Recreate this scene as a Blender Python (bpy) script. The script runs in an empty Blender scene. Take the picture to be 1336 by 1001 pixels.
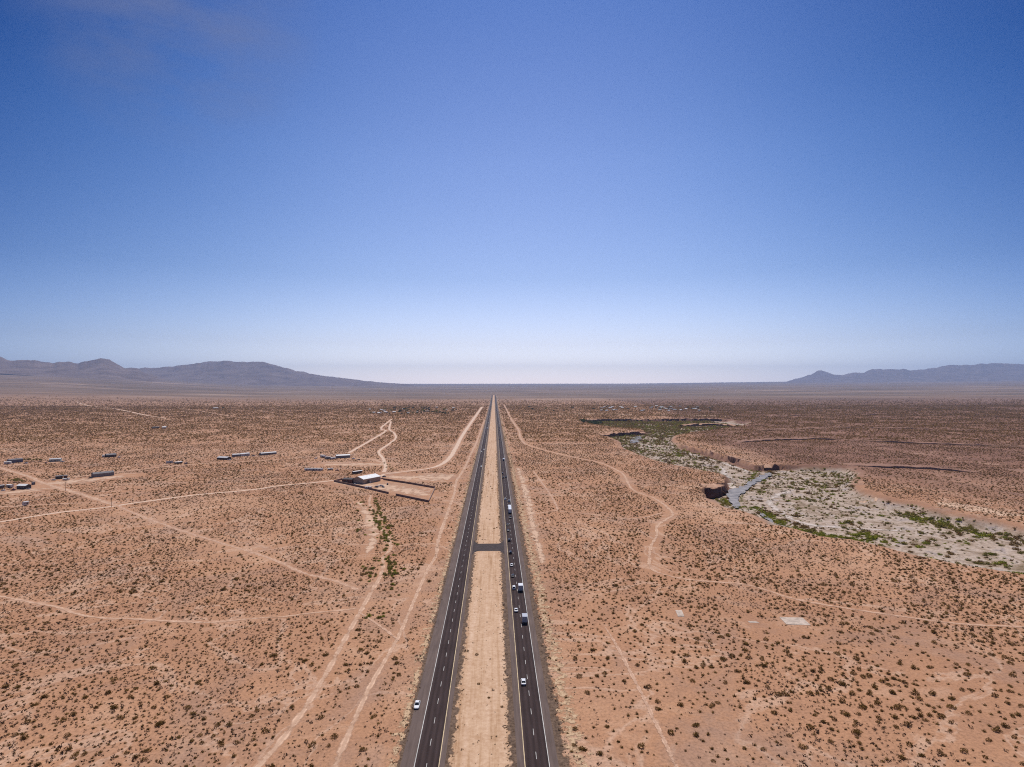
import bpy, math, random
import numpy as np
from mathutils import Vector

# ------------------------------------------------------------------ camera, sky, sun, exposure
F, H = 765.0, 113.0                      # focal length in photo pixels, camera height in metres
YAW = math.radians(1.75)
PITCH = math.radians(0.337)
SUN_EL, SUN_AZ = math.radians(62), math.radians(9)

sc = bpy.context.scene
COL = sc.collection
cam = bpy.data.cameras.new("camera")
cam.sensor_width = 36.0
cam.sensor_fit = 'HORIZONTAL'
cam.lens = 36.0 * F / 1336.0
cam.clip_start = 1.0
cam.clip_end = 120000.0
camo = bpy.data.objects.new("camera", cam)
camo.location = (0, 0, H)
camo.rotation_euler = (math.pi / 2 + PITCH, 0, -YAW)
COL.objects.link(camo)
sc.camera = camo

world = bpy.data.worlds.new("World")
sc.world = world
world.use_nodes = True
wt = world.node_tree
wt.nodes.clear()
sky = wt.nodes.new('ShaderNodeTexSky')
sky.sky_type = 'NISHITA'
sky.sun_disc = False
sky.sun_elevation = SUN_EL
sky.sun_rotation = SUN_AZ
sky.altitude = 600
sky.air_density = 1.0
sky.dust_density = 0.6
sky.ozone_density = 3.0
bg = wt.nodes.new('ShaderNodeBackground')
bg.inputs['Strength'].default_value = 0.12
wo = wt.nodes.new('ShaderNodeOutputWorld')
# deeper blue overhead, milky at the horizon; side darkening is painted-in lens vignette
tc = wt.nodes.new('ShaderNodeTexCoord')
sepd = wt.nodes.new('ShaderNodeSeparateXYZ')
wt.links.new(tc.outputs['Generated'], sepd.inputs[0])


def wramp(fac, stops):
    r = wt.nodes.new('ShaderNodeValToRGB')
    e = r.color_ramp.elements
    while len(e) > 1:
        e.remove(e[-1])
    e[0].position, e[0].color = stops[0][0], (*stops[0][1], 1)
    for p_, c_ in stops[1:]:
        e.new(p_).color = (*c_, 1)
    wt.links.new(fac, r.inputs[0])
    return r.outputs[0]


elev = wramp(sepd.outputs[2], [(0.0, (2.55, 2.25, 2.6)), (0.03, (2.15, 1.78, 1.82)), (0.072, (1.62, 1.28, 1.28)), (0.18, (1.02, 0.93, 1.04)), (0.355, (0.77, 0.79, 1.0)), (0.55, (0.35, 0.51, 0.85)), (0.8, (0.36, 0.5, 0.8))])
azn = wt.nodes.new('ShaderNodeVectorMath')
azn.operation = 'MULTIPLY'
azn.inputs[1].default_value = (1, 1, 0)
wt.links.new(tc.outputs['Generated'], azn.inputs[0])
azm = wt.nodes.new('ShaderNodeVectorMath')
azm.operation = 'NORMALIZE'
wt.links.new(azn.outputs[0], azm.inputs[0])
azd = wt.nodes.new('ShaderNodeVectorMath')
azd.operation = 'DOT_PRODUCT'
azd.inputs[1].default_value = (math.sin(math.radians(2)), math.cos(math.radians(2)), 0)
wt.links.new(azm.outputs[0], azd.inputs[0])
azim = wramp(azd.outputs['Value'], [(0.0, (0.34, 0.46, 0.62)), (0.74, (0.40, 0.52, 0.70)), (0.88, (0.70, 0.77, 0.86)), (0.965, (0.93, 0.95, 0.97)), (1.0, (1, 1, 1))])  # sideways falloff imitates lens darkening, painted into the sky colour


def wmul(a_, b_):
    q = wt.nodes.new('ShaderNodeVectorMath')
    q.operation = 'MULTIPLY'
    wt.links.new(a_, q.inputs[0])
    wt.links.new(b_, q.inputs[1])
    return q.outputs[0]




def wmath(op, a_, b_=None, clamp=False):
    q = wt.nodes.new('ShaderNodeMath')
    q.operation = op
    q.use_clamp = clamp
    for k_, v_ in enumerate((a_, b_)):
        if v_ is None:
            continue
        if isinstance(v_, (int, float)):
            q.inputs[k_].default_value = v_
        else:
            wt.links.new(v_, q.inputs[k_])
    return q.outputs[0]


def wmix(fac, a_, b_):
    q = wt.nodes.new('ShaderNodeMix')
    q.data_type = 'RGBA'
    for sock, v_ in ((q.inputs[0], fac), (q.inputs[6], a_), (q.inputs[7], b_)):
        if isinstance(v_, tuple):
            sock.default_value = (*v_, 1)
        else:
            wt.links.new(v_, sock)
    return q.outputs[2]


# lens vignette painted into the sky colour: high sky to both sides darkened
vignette_mask = wmath('MULTIPLY', wmath('MULTIPLY', wmath('SUBTRACT', 1.0, azd.outputs['Value']), 3.9, True), wmath('MULTIPLY', wmath('SUBTRACT', sepd.outputs[2], 0.06), 2.7, True))
vignette_tint = wmix(vignette_mask, (1.0, 1.0, 1.0), (0.02, 0.52, 0.74))
sky_c = wmul(wmul(wmul(sky.outputs[0], elev), azim), vignette_tint)
# a thin reddish veil of cirrus high on the left, and faint unevenness in the dust
cmap = wt.nodes.new('ShaderNodeMapping')
cmap.inputs['Scale'].default_value = (2.2, 6.0, 9.0)
wt.links.new(tc.outputs['Generated'], cmap.inputs[0])
cn = wt.nodes.new('ShaderNodeTexNoise')
cn.inputs['Scale'].default_value = 2.2
cn.inputs['Detail'].default_value = 7
cn.inputs['Roughness'].default_value = 0.6
wt.links.new(cmap.outputs[0], cn.inputs['Vector'])
cd_ = wt.nodes.new('ShaderNodeVectorMath')
cd_.operation = 'DOT_PRODUCT'
cdir = Vector((-0.545, 1.0, 0.655)).normalized()
cd_.inputs[1].default_value = cdir
wt.links.new(tc.outputs['Generated'], cd_.inputs[0])
cm = wmath('MULTIPLY', wmath('MULTIPLY', wmath('SUBTRACT', cd_.outputs['Value'], 0.982), 60.0, True), wmath('MULTIPLY', wmath('SUBTRACT', cn.outputs['Fac'], 0.36), 1.5, True))
sky_c = wmix(cm, sky_c, (1.3, 1.5, 2.6))
wt.links.new(sky_c, bg.inputs[0])
wt.links.new(bg.outputs[0], wo.inputs[0])

sl = bpy.data.lights.new("sun", 'SUN')
sl.energy = 4.3
sl.angle = math.radians(0.5)
sl.color = (1.0, 0.95, 0.88)
so = bpy.data.objects.new("sun", sl)
sdir = Vector((math.sin(SUN_AZ) * math.cos(SUN_EL), math.cos(SUN_AZ) * math.cos(SUN_EL), math.sin(SUN_EL)))
so.rotation_euler = (-sdir).to_track_quat('-Z', 'Y').to_euler()
so.location = (0, 0, 500)
COL.objects.link(so)

sc.view_settings.view_transform = 'Standard'
sc.view_settings.look = 'None'
sc.view_settings.gamma = 1.0
sc.view_settings.exposure = 0.0
sc.view_settings.use_curve_mapping = False
sc.render.engine = 'CYCLES'
sc.cycles.max_bounces = 4
sc.cycles.diffuse_bounces = 2
sc.cycles.glossy_bounces = 2
sc.cycles.transparent_max_bounces = 12
sc.cycles.volume_bounces = 0
sc.cycles.filter_width = 1.1
sc.cycles.use_denoising = False

rng = np.random.default_rng(7)
random.seed(7)

# ------------------------------------------------------------------ small helpers
cy_, sy_ = math.cos(YAW), math.sin(YAW)
cp_, sp_ = math.cos(PITCH), math.sin(PITCH)
RIGHT = np.array([cy_, -sy_, 0.0])
FWD = np.array([sy_ * cp_, cy_ * cp_, sp_])
UP = np.array([-sy_ * sp_, -cy_ * sp_, cp_])
CAM = np.array([0, 0, H])


def ray(px, py):
    return FWD + RIGHT * ((px - 668.0) / F) + UP * ((500.5 - py) / F)


def P(px, py, z=0.0):
    """photo pixel -> point of the horizontal plane z"""
    d = ray(px, py)
    t = (z - H) / d[2]
    return CAM + d * t


def project(p):
    q = np.asarray(p, float) - CAM
    dep = q @ FWD
    return 668 + F * (q @ RIGHT) / dep, 500.5 - F * (q @ UP) / dep, dep


def hash2(ix, iy, seed):
    n = (ix.astype(np.int64) * 374761393 + iy.astype(np.int64) * 668265263 + seed * 1442695041) & 0xffffffff
    n = ((n ^ (n >> 13)) * 1274126177) & 0xffffffff
    n = (n ^ (n >> 16)) & 0xffffff
    return n / float(0xffffff)


def vnoise(x, y, seed=0):
    x = np.asarray(x, float)
    y = np.asarray(y, float)
    ix, iy = np.floor(x), np.floor(y)
    fx, fy = x - ix, y - iy
    fx, fy = fx * fx * (3 - 2 * fx), fy * fy * (3 - 2 * fy)
    a, b = hash2(ix, iy, seed), hash2(ix + 1, iy, seed)
    c, d = hash2(ix, iy + 1, seed), hash2(ix + 1, iy + 1, seed)
    return (a * (1 - fx) + b * fx) * (1 - fy) + (c * (1 - fx) + d * fx) * fy


def fbm(x, y, scale, octv=4, seed=0):
    s, a, t = 0.0, 1.0, 0.0
    x, y = np.asarray(x, float) / scale, np.asarray(y, float) / scale
    for k in range(octv):
        s = s + a * vnoise(x, y, seed + k * 17)
        t += a
        a *= 0.5
        x, y = x * 2.03 + 5.1, y * 2.03 + 3.7
    return s / t


def sstep(a, b, x):
    t = np.clip((x - a) / (b - a), 0, 1)
    return t * t * (3 - 2 * t)


def seg_dist(px, py, line, closed=False):
    """distance of many points to a polyline"""
    best = np.full(np.shape(px), 1e9)
    n = len(line)
    for k in range(n if closed else n - 1):
        ax, ay = line[k][0], line[k][1]
        bx, by = line[(k + 1) % n][0], line[(k + 1) % n][1]
        dx, dy = bx - ax, by - ay
        L = dx * dx + dy * dy + 1e-9
        t = np.clip(((px - ax) * dx + (py - ay) * dy) / L, 0, 1)
        best = np.minimum(best, (px - ax - t * dx) ** 2 + (py - ay - t * dy) ** 2)
    return np.sqrt(best)


def in_poly(px, py, poly):
    c = np.zeros(np.shape(px), bool)
    n = len(poly)
    for k in range(n):
        x1, y1 = poly[k][0], poly[k][1]
        x2, y2 = poly[k - 1][0], poly[k - 1][1]
        if y1 == y2:
            continue
        cond = ((y1 > py) != (y2 > py)) & (px < (x2 - x1) * (py - y1) / (y2 - y1) + x1)
        c ^= cond
    return c


def tag(o, label=None, cat=None, group=None, kind=None):
    if label:
        o['label'] = label
    if cat:
        o['category'] = cat
    if group:
        o['group'] = group
    if kind:
        o['kind'] = kind
    return o


def empty(name, loc, rz=0.0):
    o = bpy.data.objects.new(name, None)
    o.empty_display_size = 0.5
    o.location = loc
    o.rotation_euler = (0, 0, rz)
    COL.objects.link(o)
    return o


def link_mesh(name, me, parent=None):
    o = bpy.data.objects.new(name, me)
    COL.objects.link(o)
    if parent is not None:
        o.parent = parent
    return o


class MB:
    """collects boxes, prisms and tubes and links them as ONE mesh object"""

    def __init__(self):
        self.v, self.f, self.m = [], [], []

    def add(self, vs, fs, mi=0):
        b = len(self.v)
        self.v += [tuple(p) for p in vs]
        self.f += [tuple(i + b for i in q) for q in fs]
        self.m += [mi] * len(fs)
        return self

    def box(self, x0, x1, y0, y1, z0, z1, mi=0):
        vs = [(x0, y0, z0), (x1, y0, z0), (x1, y1, z0), (x0, y1, z0), (x0, y0, z1), (x1, y0, z1), (x1, y1, z1), (x0, y1, z1)]
        fs = [(0, 3, 2, 1), (4, 5, 6, 7), (0, 1, 5, 4), (1, 2, 6, 5), (2, 3, 7, 6), (3, 0, 4, 7)]
        return self.add(vs, fs, mi)

    def loft(self, rings, mi=0):
        n = len(rings[0])
        vs = [p for r in rings for p in r]
        fs = []
        for k in range(len(rings) - 1):
            for i in range(n):
                j = (i + 1) % n
                fs.append((k * n + i, k * n + j, (k + 1) * n + j, (k + 1) * n + i))
        fs.append(tuple(range(n))[::-1])
        fs.append(tuple((len(rings) - 1) * n + i for i in range(n)))
        return self.add(vs, fs, mi)

    def rbox(self, x0, x1, y0, y1, z0, z1, r, mi=0):
        """box with chamfered upright and top edges"""
        def ring(i, z):
            a0, a1, b0, b1 = x0 + i, x1 - i, y0 + i, y1 - i
            return [(a0 + r, b0, z), (a1 - r, b0, z), (a1, b0 + r, z), (a1, b1 - r, z), (a1 - r, b1, z), (a0 + r, b1, z), (a0, b1 - r, z), (a0, b0 + r, z)]
        return self.loft([ring(0, z0), ring(0, z1 - r), ring(r * 0.8, z1)], mi)

    def cyl(self, c, axis, r, L, n=12, mi=0, r2=None):
        c = Vector(c)
        ax = Vector(axis).normalized()
        u = ax.orthogonal().normalized()
        w = ax.cross(u)
        r2 = r if r2 is None else r2
        rings = []
        for t, rr in ((-0.5, r), (0.5, r2)):
            rings.append([tuple(c + ax * (L * t) + u * (rr * math.cos(2 * math.pi * i / n)) + w * (rr * math.sin(2 * math.pi * i / n))) for i in range(n)])
        return self.loft(rings, mi)

    def build(self, name, mats, parent=None):
        me = bpy.data.meshes.new(name)
        me.from_pydata(self.v, [], self.f)
        for m in (mats if isinstance(mats, (list, tuple)) else [mats]):
            me.materials.append(m)
        me.polygons.foreach_set('material_index', self.m)
        me.update()
        return link_mesh(name, me, parent)


# ------------------------------------------------------------------ materials
def new_mat(name):
    m = bpy.data.materials.new(name)
    m.use_nodes = True
    nt = m.node_tree
    b = nt.nodes['Principled BSDF']
    return m, nt, b


def N(nt, kind, **kw):
    n = nt.nodes.new(kind)
    for k, v in kw.items():
        if k in n.inputs:
            n.inputs[k].default_value = v
        else:
            setattr(n, k, v)
    return n


def noise(nt, vec, scale, detail=4.0, rough=0.55, dist=0.0):
    n = nt.nodes.new('ShaderNodeTexNoise')
    n.inputs['Scale'].default_value = scale
    n.inputs['Detail'].default_value = detail
    n.inputs['Roughness'].default_value = rough
    n.inputs['Distortion'].default_value = dist
    if vec is not None:
        nt.links.new(vec, n.inputs['Vector'])
    return n.outputs['Fac']


def ramp(nt, fac, stops, interp='LINEAR'):
    r = nt.nodes.new('ShaderNodeValToRGB')
    r.color_ramp.interpolation = interp
    e = r.color_ramp.elements
    while len(e) > 1:
        e.remove(e[-1])
    e[0].position = stops[0][0]
    e[0].color = (*stops[0][1], 1) if not isinstance(stops[0][1], (int, float)) else (stops[0][1],) * 3 + (1,)
    for p, c in stops[1:]:
        q = e.new(p)
        q.color = (*c, 1) if not isinstance(c, (int, float)) else (c, c, c, 1)
    nt.links.new(fac, r.inputs[0])
    return r.outputs[0]


def mix(nt, fac, a, b, blend='MIX'):
    n = nt.nodes.new('ShaderNodeMix')
    n.data_type = 'RGBA'
    n.blend_type = blend
    for sock, v in ((n.inputs[0], fac), (n.inputs[6], a), (n.inputs[7], b)):
        if isinstance(v, (int, float)):
            sock.default_value = v
        elif isinstance(v, tuple):
            sock.default_value = (*v, 1)
        else:
            nt.links.new(v, sock)
    return n.outputs[2]


def math_(nt, op, a, b=None, clamp=False):
    n = nt.nodes.new('ShaderNodeMath')
    n.operation = op
    n.use_clamp = clamp
    for k, v in enumerate((a, b)):
        if v is None:
            continue
        if isinstance(v, (int, float)):
            n.inputs[k].default_value = v
        else:
            nt.links.new(v, n.inputs[k])
    return n.outputs[0]


def pos(nt):
    return nt.nodes.new('ShaderNodeNewGeometry').outputs['Position']


def attr(nt, name):
    n = nt.nodes.new('ShaderNodeAttribute')
    n.attribute_name = name
    return n.outputs['Fac']


def plain(name, col, rough=0.6, metal=0.0, spec=0.3, var=0.12, scale=1.5):
    m, nt, b = new_mat(name)
    n = noise(nt, pos(nt), scale, 4)
    lo = tuple(c * (1 - var) for c in col)
    hi = tuple(min(1, c * (1 + var)) for c in col)
    nt.links.new(ramp(nt, n, [(0.3, lo), (0.7, hi)]), b.inputs['Base Color'])
    b.inputs['Roughness'].default_value = rough
    b.inputs['Metallic'].default_value = metal
    b.inputs['Specular IOR Level'].default_value = spec
    return m


def bump(nt, b, h, strength, dist):
    n = nt.nodes.new('ShaderNodeBump')
    n.inputs['Strength'].default_value = strength
    n.inputs['Distance'].default_value = dist
    nt.links.new(h, n.inputs['Height'])
    nt.links.new(n.outputs[0], b.inputs['Normal'])


SAND_A, SAND_B, SAND_C = (0.45, 0.238, 0.134), (0.345, 0.172, 0.096), (0.57, 0.350, 0.222)


def sand_color(nt, p):
    """pinkish desert sand: broad patches, medium mottling, fine grit"""
    big = noise(nt, p, 0.006, 5, 0.6, 0.6)
    med = noise(nt, p, 0.045, 5, 0.6, 0.4)
    c = ramp(nt, big, [(0.30, SAND_B), (0.5, SAND_A), (0.70, SAND_C)])
    c2 = ramp(nt, med, [(0.28, (0.27, 0.15, 0.095)), (0.42, (0.41, 0.22, 0.132)), (0.55, SAND_A), (0.72, (0.59, 0.375, 0.25))])
    c = mix(nt, 0.5, c, c2)
    # pale dendritic rills
    rl = math_(nt, 'ABSOLUTE', math_(nt, 'SUBTRACT', noise(nt, p, 0.011, 6, 0.55, 1.2), 0.5))
    c = mix(nt, ramp(nt, rl, [(0.002, 0.5), (0.018, 0.0)]), c, (0.62, 0.42, 0.30))
    # gravelly crusts, greyer and darker, with ragged outlines
    cr = noise(nt, p, 0.018, 8, 0.72, 0.8)
    c = mix(nt, ramp(nt, cr, [(0.50, 0.0), (0.64, 0.5)]), c, (0.33, 0.21, 0.155))
    grit = noise(nt, p, 0.9, 4, 0.7)
    g = ramp(nt, grit, [(0.30, 0.62), (0.5, 0.98), (0.72, 1.18)])
    return mix(nt, 1.0, c, g, 'MULTIPLY')


def ground_material():
    m, nt, b = new_mat("desert ground")
    p = pos(nt)
    c = sand_color(nt, p)
    # dark desert pavement beyond the wash
    vn = noise(nt, p, 0.02, 5, 0.6, 0.5)
    vcol = ramp(nt, vn, [(0.3, (0.165, 0.086, 0.058)), (0.55, (0.255, 0.132, 0.088)), (0.75, (0.38, 0.23, 0.16))])
    c = mix(nt, attr(nt, 'pavement'), c, vcol)
    # pale gravel and low green growth on the wash floor
    gn = noise(nt, p, 0.06, 6, 0.65, 0.6)
    gcol = ramp(nt, gn, [(0.28, (0.14, 0.105, 0.05)), (0.36, (0.24, 0.17, 0.105)), (0.44, (0.36, 0.265, 0.195)), (0.56, (0.50, 0.395, 0.315)), (0.64, (0.33, 0.265, 0.24)), (0.76, (0.46, 0.375, 0.325))])
    gcol = mix(nt, 1.0, gcol, ramp(nt, noise(nt, p, 0.55, 5, 0.7), [(0.34, 0.55), (0.5, 1.0), (0.7, 1.12)]), 'MULTIPLY')
    c = mix(nt, attr(nt, 'gravel'), c, gcol)
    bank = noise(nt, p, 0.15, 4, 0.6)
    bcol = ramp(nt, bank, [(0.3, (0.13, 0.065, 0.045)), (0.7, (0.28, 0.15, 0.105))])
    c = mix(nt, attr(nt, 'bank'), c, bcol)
    # scrub covered valley far away
    mp = N(nt, 'ShaderNodeMapping')
    mp.inputs['Scale'].default_value = (0.35, 1.0, 1.0)
    nt.links.new(p, mp.inputs['Vector'])
    fn = noise(nt, mp.outputs[0], 0.0016, 6, 0.62, 0.4)
    fcol = ramp(nt, fn, [(0.32, (0.11, 0.082, 0.062)), (0.48, (0.185, 0.125, 0.09)), (0.6, (0.25, 0.168, 0.12)), (0.72, (0.45, 0.32, 0.24))])
    c = mix(nt, attr(nt, 'valley'), c, fcol)
    nt.links.new(c, b.inputs['Base Color'])
    b.inputs['Roughness'].default_value = 0.95
    b.inputs['Specular IOR Level'].default_value = 0.1
    bump(nt, b, noise(nt, p, 0.35, 6, 0.7), 0.5, 0.5)
    return m


def ribbon_material(name, lo, hi, edge=0.22, rut=False, rag=0.55, scale=0.25, rough=0.95, holes=0.0):
    """strip whose ragged edges break up; UV: x across, y along in metres"""
    m, nt, b = new_mat(name)
    p = pos(nt)
    uv = nt.nodes.new('ShaderNodeUVMap').outputs[0]
    sx = nt.nodes.new('ShaderNodeSeparateXYZ')
    nt.links.new(uv, sx.inputs[0])
    e = math_(nt, 'ABSOLUTE', math_(nt, 'SUBTRACT', sx.outputs[0], 0.5))      # 0 centre .. 0.5 edge
    n1 = noise(nt, p, scale, 5, 0.65)
    n2 = noise(nt, p, scale * 4, 4, 0.65)
    c = ramp(nt, mix(nt, 0.5, n1, n2), [(0.34, lo), (0.62, hi)])
    if rut:
        d = math_(nt, 'ABSOLUTE', math_(nt, 'SUBTRACT', e, 0.24))
        k = ramp(nt, d, [(0.05, 1.12), (0.14, 0.9)])
        c = mix(nt, 1.0, c, k, 'MULTIPLY')
    nt.links.new(c, b.inputs['Base Color'])
    b.inputs['Roughness'].default_value = rough
    b.inputs['Specular IOR Level'].default_value = 0.15
    # mask: solid inside, noise eats the edge
    t = math_(nt, 'MULTIPLY', math_(nt, 'SUBTRACT', 0.5, e), 1.0 / edge)       # 0 at edge
    t = math_(nt, 'ADD', t, math_(nt, 'MULTIPLY', math_(nt, 'SUBTRACT', n1, 0.5 + holes), 1.0 + 4 * rag))
    t = math_(nt, 'MULTIPLY', math_(nt, 'SUBTRACT', t, 0.35), 2.2, True)
    tr = nt.nodes.new('ShaderNodeBsdfTransparent')
    ms = nt.nodes.new('ShaderNodeMixShader')
    nt.links.new(t, ms.inputs[0])
    nt.links.new(tr.outputs[0], ms.inputs[1])
    nt.links.new(b.outputs[0], ms.inputs[2])
    nt.links.new(ms.outputs[0], nt.nodes['Material Output'].inputs[0])
    return m


def asphalt_material(name, base, hi, bands):
    m, nt, b = new_mat(name)
    p = pos(nt)
    uv = nt.nodes.new('ShaderNodeUVMap').outputs[0]
    sx = nt.nodes.new('ShaderNodeSeparateXYZ')
    nt.links.new(uv, sx.inputs[0])
    mp = N(nt, 'ShaderNodeMapping')
    mp.inputs['Scale'].default_value = (1.0, 0.06, 1.0)
    nt.links.new(p, mp.inputs['Vector'])
    long_ = noise(nt, mp.outputs[0], 1.2, 5, 0.6)
    patch = noise(nt, p, 0.05, 5, 0.6)
    c = ramp(nt, mix(nt, 0.45, long_, patch), [(0.32, base), (0.68, hi)])
    if bands:
        w = math_(nt, 'SINE', math_(nt, 'MULTIPLY', sx.outputs[0], 2 * math.pi * 4))
        k = ramp(nt, math_(nt, 'ADD', math_(nt, 'MULTIPLY', w, 0.5), 0.5), [(0.1, 0.84), (0.9, 1.16)])
        c = mix(nt, 1.0, c, k, 'MULTIPLY')
    nt.links.new(c, b.inputs['Base Color'])
    b.inputs['Roughness'].default_value = 0.85
    b.inputs['Specular IOR Level'].default_value = 0.08
    bump(nt, b, noise(nt, p, 6.0, 3), 0.2, 0.05)
    return m


def leaf_material(name, cols, spread=0.3):
    m, nt, b = new_mat(name)
    g = nt.nodes.new('ShaderNodeNewGeometry')
    n = noise(nt, g.outputs['Position'], 0.18, 2, 0.5)
    isl = g.outputs['Random Per Island']
    c = ramp(nt, mix(nt, 0.45, n, isl), [(0.25, cols[0]), (0.5, cols[1]), (0.75, cols[2])])
    nt.links.new(c, b.inputs['Base Color'])
    b.inputs['Roughness'].default_value = 0.85
    b.inputs['Specular IOR Level'].default_value = 0.05
    tl = nt.nodes.new('ShaderNodeBsdfTranslucent')
    nt.links.new(c, tl.inputs[0])
    ms = nt.nodes.new('ShaderNodeMixShader')
    ms.inputs[0].default_value = 0.52
    nt.links.new(b.outputs[0], ms.inputs[1])
    nt.links.new(tl.outputs[0], ms.inputs[2])
    nt.links.new(ms.outputs[0], nt.nodes['Material Output'].inputs[0])
    return m


M = {}
M['ground'] = ground_material()
M['track'] = ribbon_material("dirt track", (0.49, 0.29, 0.185), (0.63, 0.415, 0.285), 0.45, True, 0.3, 0.16)
M['faint'] = ribbon_material("faint dirt track", (0.48, 0.285, 0.185), (0.60, 0.385, 0.265), 0.40, True, 0.45, 0.3, holes=0.02)
M['channel'] = ribbon_material("dry gravel channel", (0.44, 0.36, 0.31), (0.62, 0.53, 0.46), 0.45, False, 0.7, 0.12)
M['pale'] = ribbon_material("pale graded dirt", (0.56, 0.38, 0.27), (0.70, 0.51, 0.38), 0.25, False, 0.35, 0.2)
M['clear'] = ribbon_material("cleared sandy ground", (0.50, 0.31, 0.205), (0.63, 0.43, 0.295), 0.5, False, 0.7, 0.1)
M['median'] = ribbon_material("sandy median", (0.45, 0.275, 0.165), (0.60, 0.41, 0.275), 0.10, False, 0.5, 0.16)
_nt = M['median'].node_tree
_bs = _nt.nodes['Principled BSDF']
_old = _bs.inputs['Base Color'].links[0].from_socket
_mp = N(_nt, 'ShaderNodeMapping')
_mp.inputs['Scale'].default_value = (0.45, 0.012, 1)
_nt.links.new(pos(_nt), _mp.inputs['Vector'])
_st = ramp(_nt, noise(_nt, _mp.outputs[0], 1.0, 6, 0.65, 0.3), [(0.3, (0.70, 0.60, 0.48)), (0.48, (1, 0.98, 0.95)), (0.7, (1.12, 1.15, 1.2))])
_nt.links.new(mix(_nt, 1.0, _old, _st, 'MULTIPLY'), _bs.inputs['Base Color'])
M['bankstrip'] = ribbon_material("ragged road bank with painted shade", (0.06, 0.038, 0.026), (0.19, 0.125, 0.085), 0.34, False, 0.7, 0.25)  # bank slope with dry grass; its shade is put into the dark colour
M['drygrass'] = ribbon_material("dry grass verge", (0.40, 0.265, 0.15), (0.58, 0.40, 0.25), 0.6, False, 0.8, 0.35, holes=0.03)
M['asphalt'] = asphalt_material("asphalt lanes", (0.034, 0.0215, 0.020), (0.062, 0.042, 0.039), True)
M['shoulder'] = asphalt_material("asphalt shoulder", (0.095, 0.068, 0.059), (0.175, 0.128, 0.110), False)
M['linewhite'] = plain("road paint white", (0.54, 0.52, 0.48), 0.7, var=0.25, scale=0.4)
M['lineyellow'] = plain("road paint yellow", (0.60, 0.46, 0.27), 0.7, var=0.25, scale=0.4)
M['creosote'] = leaf_material("creosote leaves", [(0.085, 0.044, 0.012), (0.20, 0.112, 0.032), (0.36, 0.22, 0.075)])
M['bursage'] = leaf_material("bursage twigs", [(0.05, 0.030, 0.018), (0.115, 0.071, 0.042), (0.19, 0.122, 0.073)])
M['green'] = leaf_material("riverside green leaves", [(0.10, 0.12, 0.010), (0.24, 0.25, 0.024), (0.38, 0.35, 0.05)])
M['olive'] = leaf_material("riverside olive leaves", [(0.10, 0.086, 0.018), (0.22, 0.18, 0.042), (0.34, 0.27, 0.08)])
M['rust'] = leaf_material("riverside rusty twigs", [(0.11, 0.064, 0.022), (0.22, 0.132, 0.048), (0.32, 0.205, 0.08)])
M['tree'] = leaf_material("dark tree leaves", [(0.020, 0.030, 0.010), (0.050, 0.065, 0.020), (0.085, 0.10, 0.035)])
M['bark'] = plain("bark", (0.12, 0.085, 0.06), 0.9)

# ------------------------------------------------------------------ terrain
near_rim = [(1900, 930), (1500, 800), (1400, 765), (1336, 750), (1290, 743), (1240, 735), (1190, 723), (1150, 713), (1110, 705), (1089, 702), (1065, 699), (1040, 692),
            (1015, 686), (994, 684), (982, 673), (966, 667), (954, 664), (941, 662), (925, 654), (916, 644), (914, 639)]
cliff_rim = [(921, 635), (928, 632), (936, 629.5), (946, 629.3), (948, 624)]
left_rim = [(938, 619), (920, 614.5), (902, 611), (866, 604), (839, 596.5), (821, 589), (806.5, 584), (803, 575), (790, 569), (778, 566.8),
            (800, 564.8), (825, 563.6), (841, 562.5), (835, 559.5), (800, 557), (775, 553.5), (757, 550)]
top_rim = [(766, 546.8), (800, 547), (850, 547), (900, 546.5), (925, 546), (955, 548), (980, 550.5)]
right_rim = [(975, 554), (955, 557), (930, 560.5), (905, 563.5), (885, 568), (880, 573), (890, 580), (908, 584.5), (931, 590.5), (955, 596.5), (972, 602),
             (986, 607), (1000, 606), (1015, 605.6), (1040, 606.5), (1065, 606), (1098, 608), (1112, 615), (1126, 626), (1120, 640), (1126, 648), (1149, 657),
             (1171, 664), (1202, 668), (1224, 676.5), (1259, 684), (1286, 689), (1316, 695), (1336, 701), (1400, 716), (1500, 740), (1900, 830)]
CLIFF = np.array([P(x, y)[:2] for x, y in near_rim[-2:] + cliff_rim])
SCARP = np.array([P(x, y)[:2] for x, y in left_rim[9:13] + top_rim + right_rim[7:13]])
WD = 8.0
WASH = np.array([P(x, y)[:2] for x, y in near_rim + cliff_rim + left_rim + top_rim + right_rim[:17]] + [P(x, y, -WD)[:2] + np.array([7.0, 7.0]) for x, y in right_rim[17:]])


def wline(pts):
    w = np.array([P(x, y)[:2] for x, y in pts])
    return w


LEDGES = [(wline([(960, 578), (985, 576.5), (1060, 573.5), (1105, 575), (1200, 579), (1336, 584), (1460, 588)]), 3.5),
          (wline([(1098, 607.5), (1150, 610), (1200, 613), (1260, 616.5), (1300, 617.5), (1336, 618.5), (1450, 624)]), 3.2),
          (wline([(1262, 635), (1300, 641), (1336, 647), (1450, 662)]), 2.5),
          (wline([(905, 553.5), (960, 553), (985, 554)]), 3.0),
          (wline([(985, 563), (1100, 559), (1336, 562), (1500, 564)]), 2.5),
          (wline([(1000, 543), (1150, 541), (1336, 545), (1500, 546)]), 3.0)]

CONT_PX = [-700, 0, 150, 340, 560, 830, 1000, 1336, 2000]
CONT_Y = [478, 486, 493.5, 502.5, 502.3, 502, 500, 497, 493]
CONT_D = [12000, 12000, 13500, 18000, 25000, 25000, 24000, 22000, 22000]


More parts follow.
